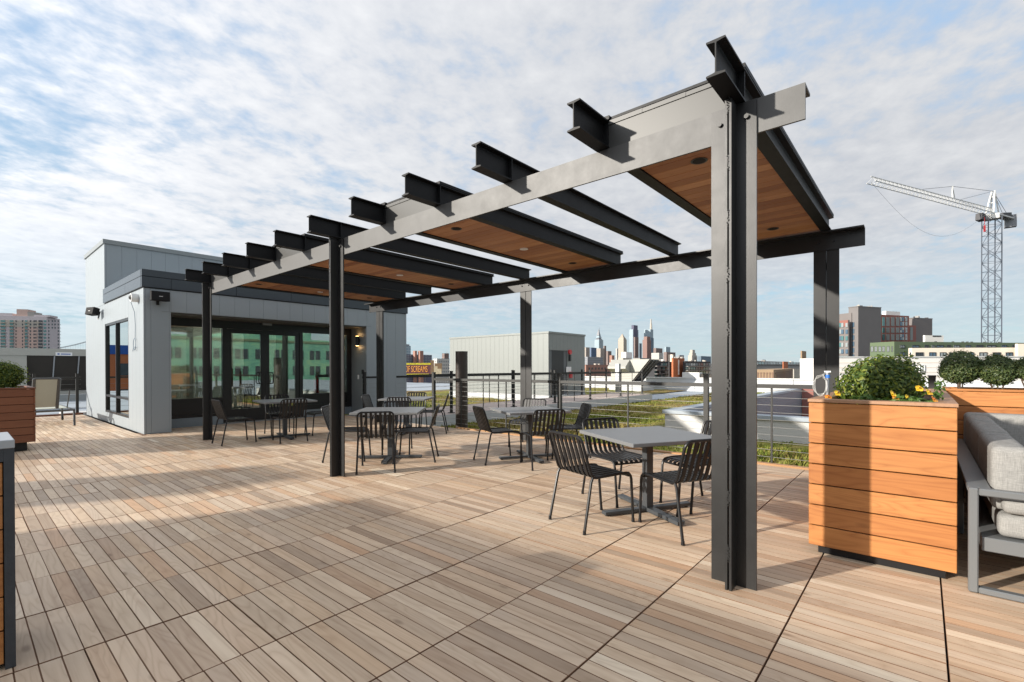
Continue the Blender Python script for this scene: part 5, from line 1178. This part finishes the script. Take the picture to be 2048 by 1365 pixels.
_, fa, fb, q, zt, la, lb = block(t, 1817, 1824, 2036, 696.5, 76, 'stucco_cream', -52, maxlen=60)
block(t, 2030, 2036, 2200, 688, 74, 'stucco_cream', -52, part='wing', maxlen=30)
for i, (a, b) in enumerate(((1831, 1846.5), (1858, 1871.5), (1879, 1892), (1898, 1908), (1936, 1947), (1958, 1974), (1985, 2001), (2011, 2025), (2033, 2035.5))): fb.win(t, a, b, 705, 713.5, ('pane_dark', 'pane_blue', 'pane_pale')[i % 3], frame='black_clad', proud=.03)
fa.win(t, 1819.5, 1822.5, 705, 713.5, 'pane_dark', proud=.03)
t = bthing('warehouse', 'long white sided warehouse behind the shrubs on the right', 1660, 45)
_, fa, fb, q, zt, la, lb = block(t, 1600, 1660, 2250, 716, 45, 'siding_white', -50, maxlen=44)
for k in range(10):
    z = zt-.5-k*.45; fb.slab(MB(), 0, lb, z, z+.05, .001, .02).build('siding_joint', 'stucco_cream', t)
for a, b, y0, y1 in ((1838, 1848, 730, 744), (1884, 1894, 765, 776)): fb.win(t, a, b, y0, y1, 'pane_pale', frame='white_plastic', proud=.03)
fb.slab(MB(), -.1, lb, zt+.002, zt+.12, -.3, .06).build('coping', 'white_wall', t)

# --- left: apartment tower, bridge
AD = 430
t = bthing('apartment_tower', 'pink and lilac high rise apartment tower with balconies at the far left', 93, AD)
PH = 60
_, fa, fb, q, zt, la, lb = block(t, -70, 93, 120.5, 634, AD, 'stone_lilac', PH, maxlen=150)
pk = lambda p0, p1, y0, y1, m, nm, pr_=.3: fa.win(t, p0, p1, y0, y1, m, nm, pr_)
for p0, p1 in ((-60, -2), (30, 50), (58, 76)): pk(p0, p1, 655, 790, 'stone_pink', 'brick_bay')
pk(-40, 79, 640.5, 654, 'stone_pale', 'cornice_band', .25)
for (a, b, top, m) in ((-60, 22, 625.5, 'stone_lilac'), (31, 53, 618.5, 'stone_pink'), (53, 66, 624, 'concrete'), (66, 98, 630, 'stone_lilac')):
    s0, _ = fa.hit(a, 640); s1, _ = fa.hit(b, 640); zt2 = fa.hit((a+b)/2, top)[1]; fa.slab(MB(), min(s0, s1), max(s0, s1), zt+.01, zt2, -14, -1.5).build('roof_house', m, t)
for r in range(11):
    y = 641+r*6.65
    for p0, p1, m in ((2, 11, 'pane_teal'), (20, 27, 'pane_teal'), (31.5, 33.5, 'pane_dark'), (44.5, 46.5, 'pane_dark'), (50.5, 55, 'pane_teal'), (60, 62.5, 'pane_dark'), (67.5, 70, 'pane_dark'), (71.3, 73.3, 'pane_dark'), (77.5, 85, 'pane_dark'), (87.5, 92.5, 'pane_teal')): pk(p0, p1, y, y+3.4, m, 'window', .45)
    for p0, p1 in ((0, 12), (19, 29), (49, 57), (76.5, 86)):
        pk(p0, p1, y+4.4, y+5.2, 'stone_pale', 'balcony_slab', 1.6)
    for px in (96.5, 115.5)+((103.5, 109) if r < 3 else ()): fb.win(t, px, px+2, y, y+3.2, 'pane_dark', proud=.3)
for r in range(9):
    s, z = fb.hit(121, 650+r*6.65); fb.slab(MB(), s-.5, s+3.2, z, z+.4, -6, -1).build('balcony_slab', 'concrete', t)
br = thing('suspension_bridge', 'distant suspension bridge cable and hangers at the far left', 'bridge', (200, 1500, -16))
def bp_(px, py): return ony(px, py, 1400)
for dz in (0, 1.3):
    MB().tube([bp_(px, py+dz) for px, py in ((60, 712), (100, 700), (128, 694), (150, 689.5), (172, 683.5), (200, 674), (230, 660))], .45, 5).build('main_cable', 'tower_grey', br)
for k in range(9):
    px = 131+k*5; py = 694-(px-128)*.235; a = bp_(px, py); MB().beam(a, (a.x, a.y, 40), .22).build('hanger', 'tower_grey', br)
MB().box(bp_(40, 706).x, bp_(260, 706).x, 1399, 1409, 36, 40).build('bridge_deck', 'tower_grey', br)
for px in (255,): a = bp_(px, 650); MB().box(a.x-4, a.x+4, 1398, 1410, -16, a.z).build('bridge_tower', 'tower_grey', br)

# --- tower crane
CD = 110.
cr_ = thing('tower_crane', 'white tower crane with blue lattice mast rising behind the green building', 'crane', tuple(dist_pt(1983, 690, CD).xy)+(-16,))
mc = dist_pt(1983.5, 437, CD); zt = mc.z; hw = 1.22
mastm = MB(); ang = rad(22); ca, sa = math.cos(ang), math.sin(ang)
cor = [(mc.x+ca*a*hw-sa*b*hw, mc.y+sa*a*hw+ca*b*hw) for a, b in ((-1, -1), (1, -1), (1, 1), (-1, 1))]
for x, y in cor: mastm.beam((x, y, -16), (x, y, zt), .20)
z = -2.0; k = 0
while z < zt-1.5:
    for i in range(4):
        a = cor[i]; b = cor[(i+1) % 4]; mastm.beam((*a, z), (*b, z), .06)
        if (k+i) % 2: mastm.beam((*a, z), (*b, z+2.1), .065)
        else: mastm.beam((*b, z), (*a, z+2.1), .065)
    z += 2.1; k += 1
mastm.build('mast', 'crane_blue', cr_)
tip = dist_pt(1742, 367, CD*305/370.); root = Vector((mc.x, mc.y, zt+.9)); tip.z = root.z
dj = (tip-root).normalized(); sj = dj.cross(Vector((0, 0, 1))).normalized(); Lj = (tip-root).length
jb = MB(); W_, H_ = .75, 1.35
for s in (-1, 1): jb.beam(root+sj*s*W_, tip+sj*s*W_, .12)
jb.beam(root+Vector((0, 0, H_)), tip+Vector((0, 0, H_*.8)), .13)
nb = 34
for i in range(nb):
    a = root+dj*(Lj*i/nb); b = root+dj*(Lj*(i+.5)/nb); c = root+dj*(Lj*(i+1)/nb); up = Vector((0, 0, H_*(1-.2*i/nb)))
    for s in (-1, 1): jb.beam(a+sj*s*W_, b+up, .05).beam(b+up, c+sj*s*W_, .05)
    jb.beam(a-sj*W_, a+sj*W_, .05)
jb.build('jib', 'crane_white', cr_)
cj = root-dj*9.2
cm = MB()
for s in (-1, 1): cm.beam(root+sj*s*.7, cj+sj*s*.7, .30)
for i in range(8): q = root-dj*(9.2*i/8); cm.beam(q-sj*.7, q+sj*.7, .12)
cm.build('counter_jib', 'crane_white', cr_)
MB().beam(cj+Vector((0, 0, -1.9))+dj*.2, cj+Vector((0, 0, .9))+dj*.2, 1.5, 2.0).build('counterweight', 'tower_grey', cr_)
MB().beam(root-dj*4+Vector((0, 0, .2)), root-dj*8+Vector((0, 0, .8)), 1.2, 1.1).build('winch', 'crane_dark', cr_)
MB().beam(root+Vector((0, 0, -1.2)), root+Vector((0, 0, -.1)), 2.3, 2.3).build('slewing_ring', 'crane_white', cr_)
MB().beam(root+dj*1.9+sj*.9+Vector((0, 0, -.9)), root+dj*3.6+sj*.9+Vector((0, 0, -.7)), 1.2, 1.5).build('cab', 'crane_dark', cr_)
ap = root+Vector((0, 0, 5.4))-dj*.6
hm = MB()
for s in (-1, 1): hm.beam(root+sj*s*.7+dj*1.1, ap+sj*s*.25, .26).beam(root+sj*s*.7-dj*1.4, ap+sj*s*.25, .26)
for i in range(1, 4): hm.beam(root.lerp(ap, i/4)+sj*.5, root.lerp(ap, i/4)-sj*.5, .14)
hm.build('apex_frame', 'crane_white', cr_)
kp = root+dj*(Lj*.37)+Vector((0, 0, H_+2.4)); MB().beam(root+dj*(Lj*.37)+Vector((0, 0, H_)), kp, .22).beam(root+dj*(Lj*.35)+Vector((0, 0, H_)), kp, .14).build('king_post', 'crane_white', cr_)
for a, b in ((ap, kp), (kp, root+dj*(Lj*.62)+Vector((0, 0, H_))), (ap, root+dj*(Lj*.30)+Vector((0, 0, H_))), (ap, cj+dj*1.2+Vector((0, 0, .6))), (ap, cj+dj*3.5+Vector((0, 0, .3)))): MB().beam(a, b, .06).build('tie_rope', 'crane_dark', cr_)
sag = [tip.lerp(root+dj*2, i/16.)+Vector((0, 0, -7.6*math.sin(math.pi*(i/16.)**1.0)**1.0)) for i in range(17)]
MB().tube(sag, .022, 4).build('hoist_rope', 'tower_grey', cr_)
hk = root+dj*3.3+Vector((0, 0, -3)); MB().beam(hk+Vector((0, 0, 2)), hk, .08).beam(hk, hk+Vector((0, 0, -1.4)), .35).build('hook_block', 'red_paint', cr_)

# --- buildings behind and left of the camera, seen only in the window reflections
gb = thing('construction_building', 'building wrapped in green sheathing seen reflected in the glass doors', 'building', (35, -62, -16))
t = NT('sheathing'); gn = t.noise(t.pos((.35, .35, .35)), 1, 5, .7); gm = t.noise(t.pos((.9, .9, 4.)), 1, 3, .6)
t.l(t.ramp(t.math('ADD', t.math('MULTIPLY', gn, .6), t.math('MULTIPLY', gm, .4)), [(.35, (.07, .20, .15)), (.5, (.12, .30, .22)), (.62, (.20, .36, .20)), (.75, (.34, .43, .38))]), t.p.inputs['Base Color']); t.p.inputs['Roughness'].default_value = .8
MB().box(-12, 78, -75, -62, -16, 6.6).box(30, 44, -76, -63, 6.61, 9.2).build('wall', 'sheathing', gb)
MB().box(-12.2, 78.2, -62.3, -61.8, 5.9, 6.3).build('cornice', 'brick_green', gb)
for r in range(3):
    for c in range(26):
        for k in range(2): MB().box(-8+c*3.2+k*1.15, -8+c*3.2+k*1.15+.8, -62.1, -61.9, 2.9-r*2.9, 4.6-r*2.9).build('window', 'pane_dark', gb)
bbk = thing('brick_building', 'red brick building with a blue roof band seen reflected in the side window', 'building', (-16, 85, -16))
MB().box(-34, -4, 80, 92, -16, 3.2).build('wall', 'brick_orange', bbk); MB().box(-34.1, -3.9, 79.9, 92.1, 3.21, 4.4).build('blue_band', 'blue_band', bbk)
for c in range(7):
    for r in range(2): MB().box(-31+c*4, -29.2+c*4, 79.9, 80.05, .4-r*3.4, 2-r*3.4).build('window', 'pane_dark', bbk)
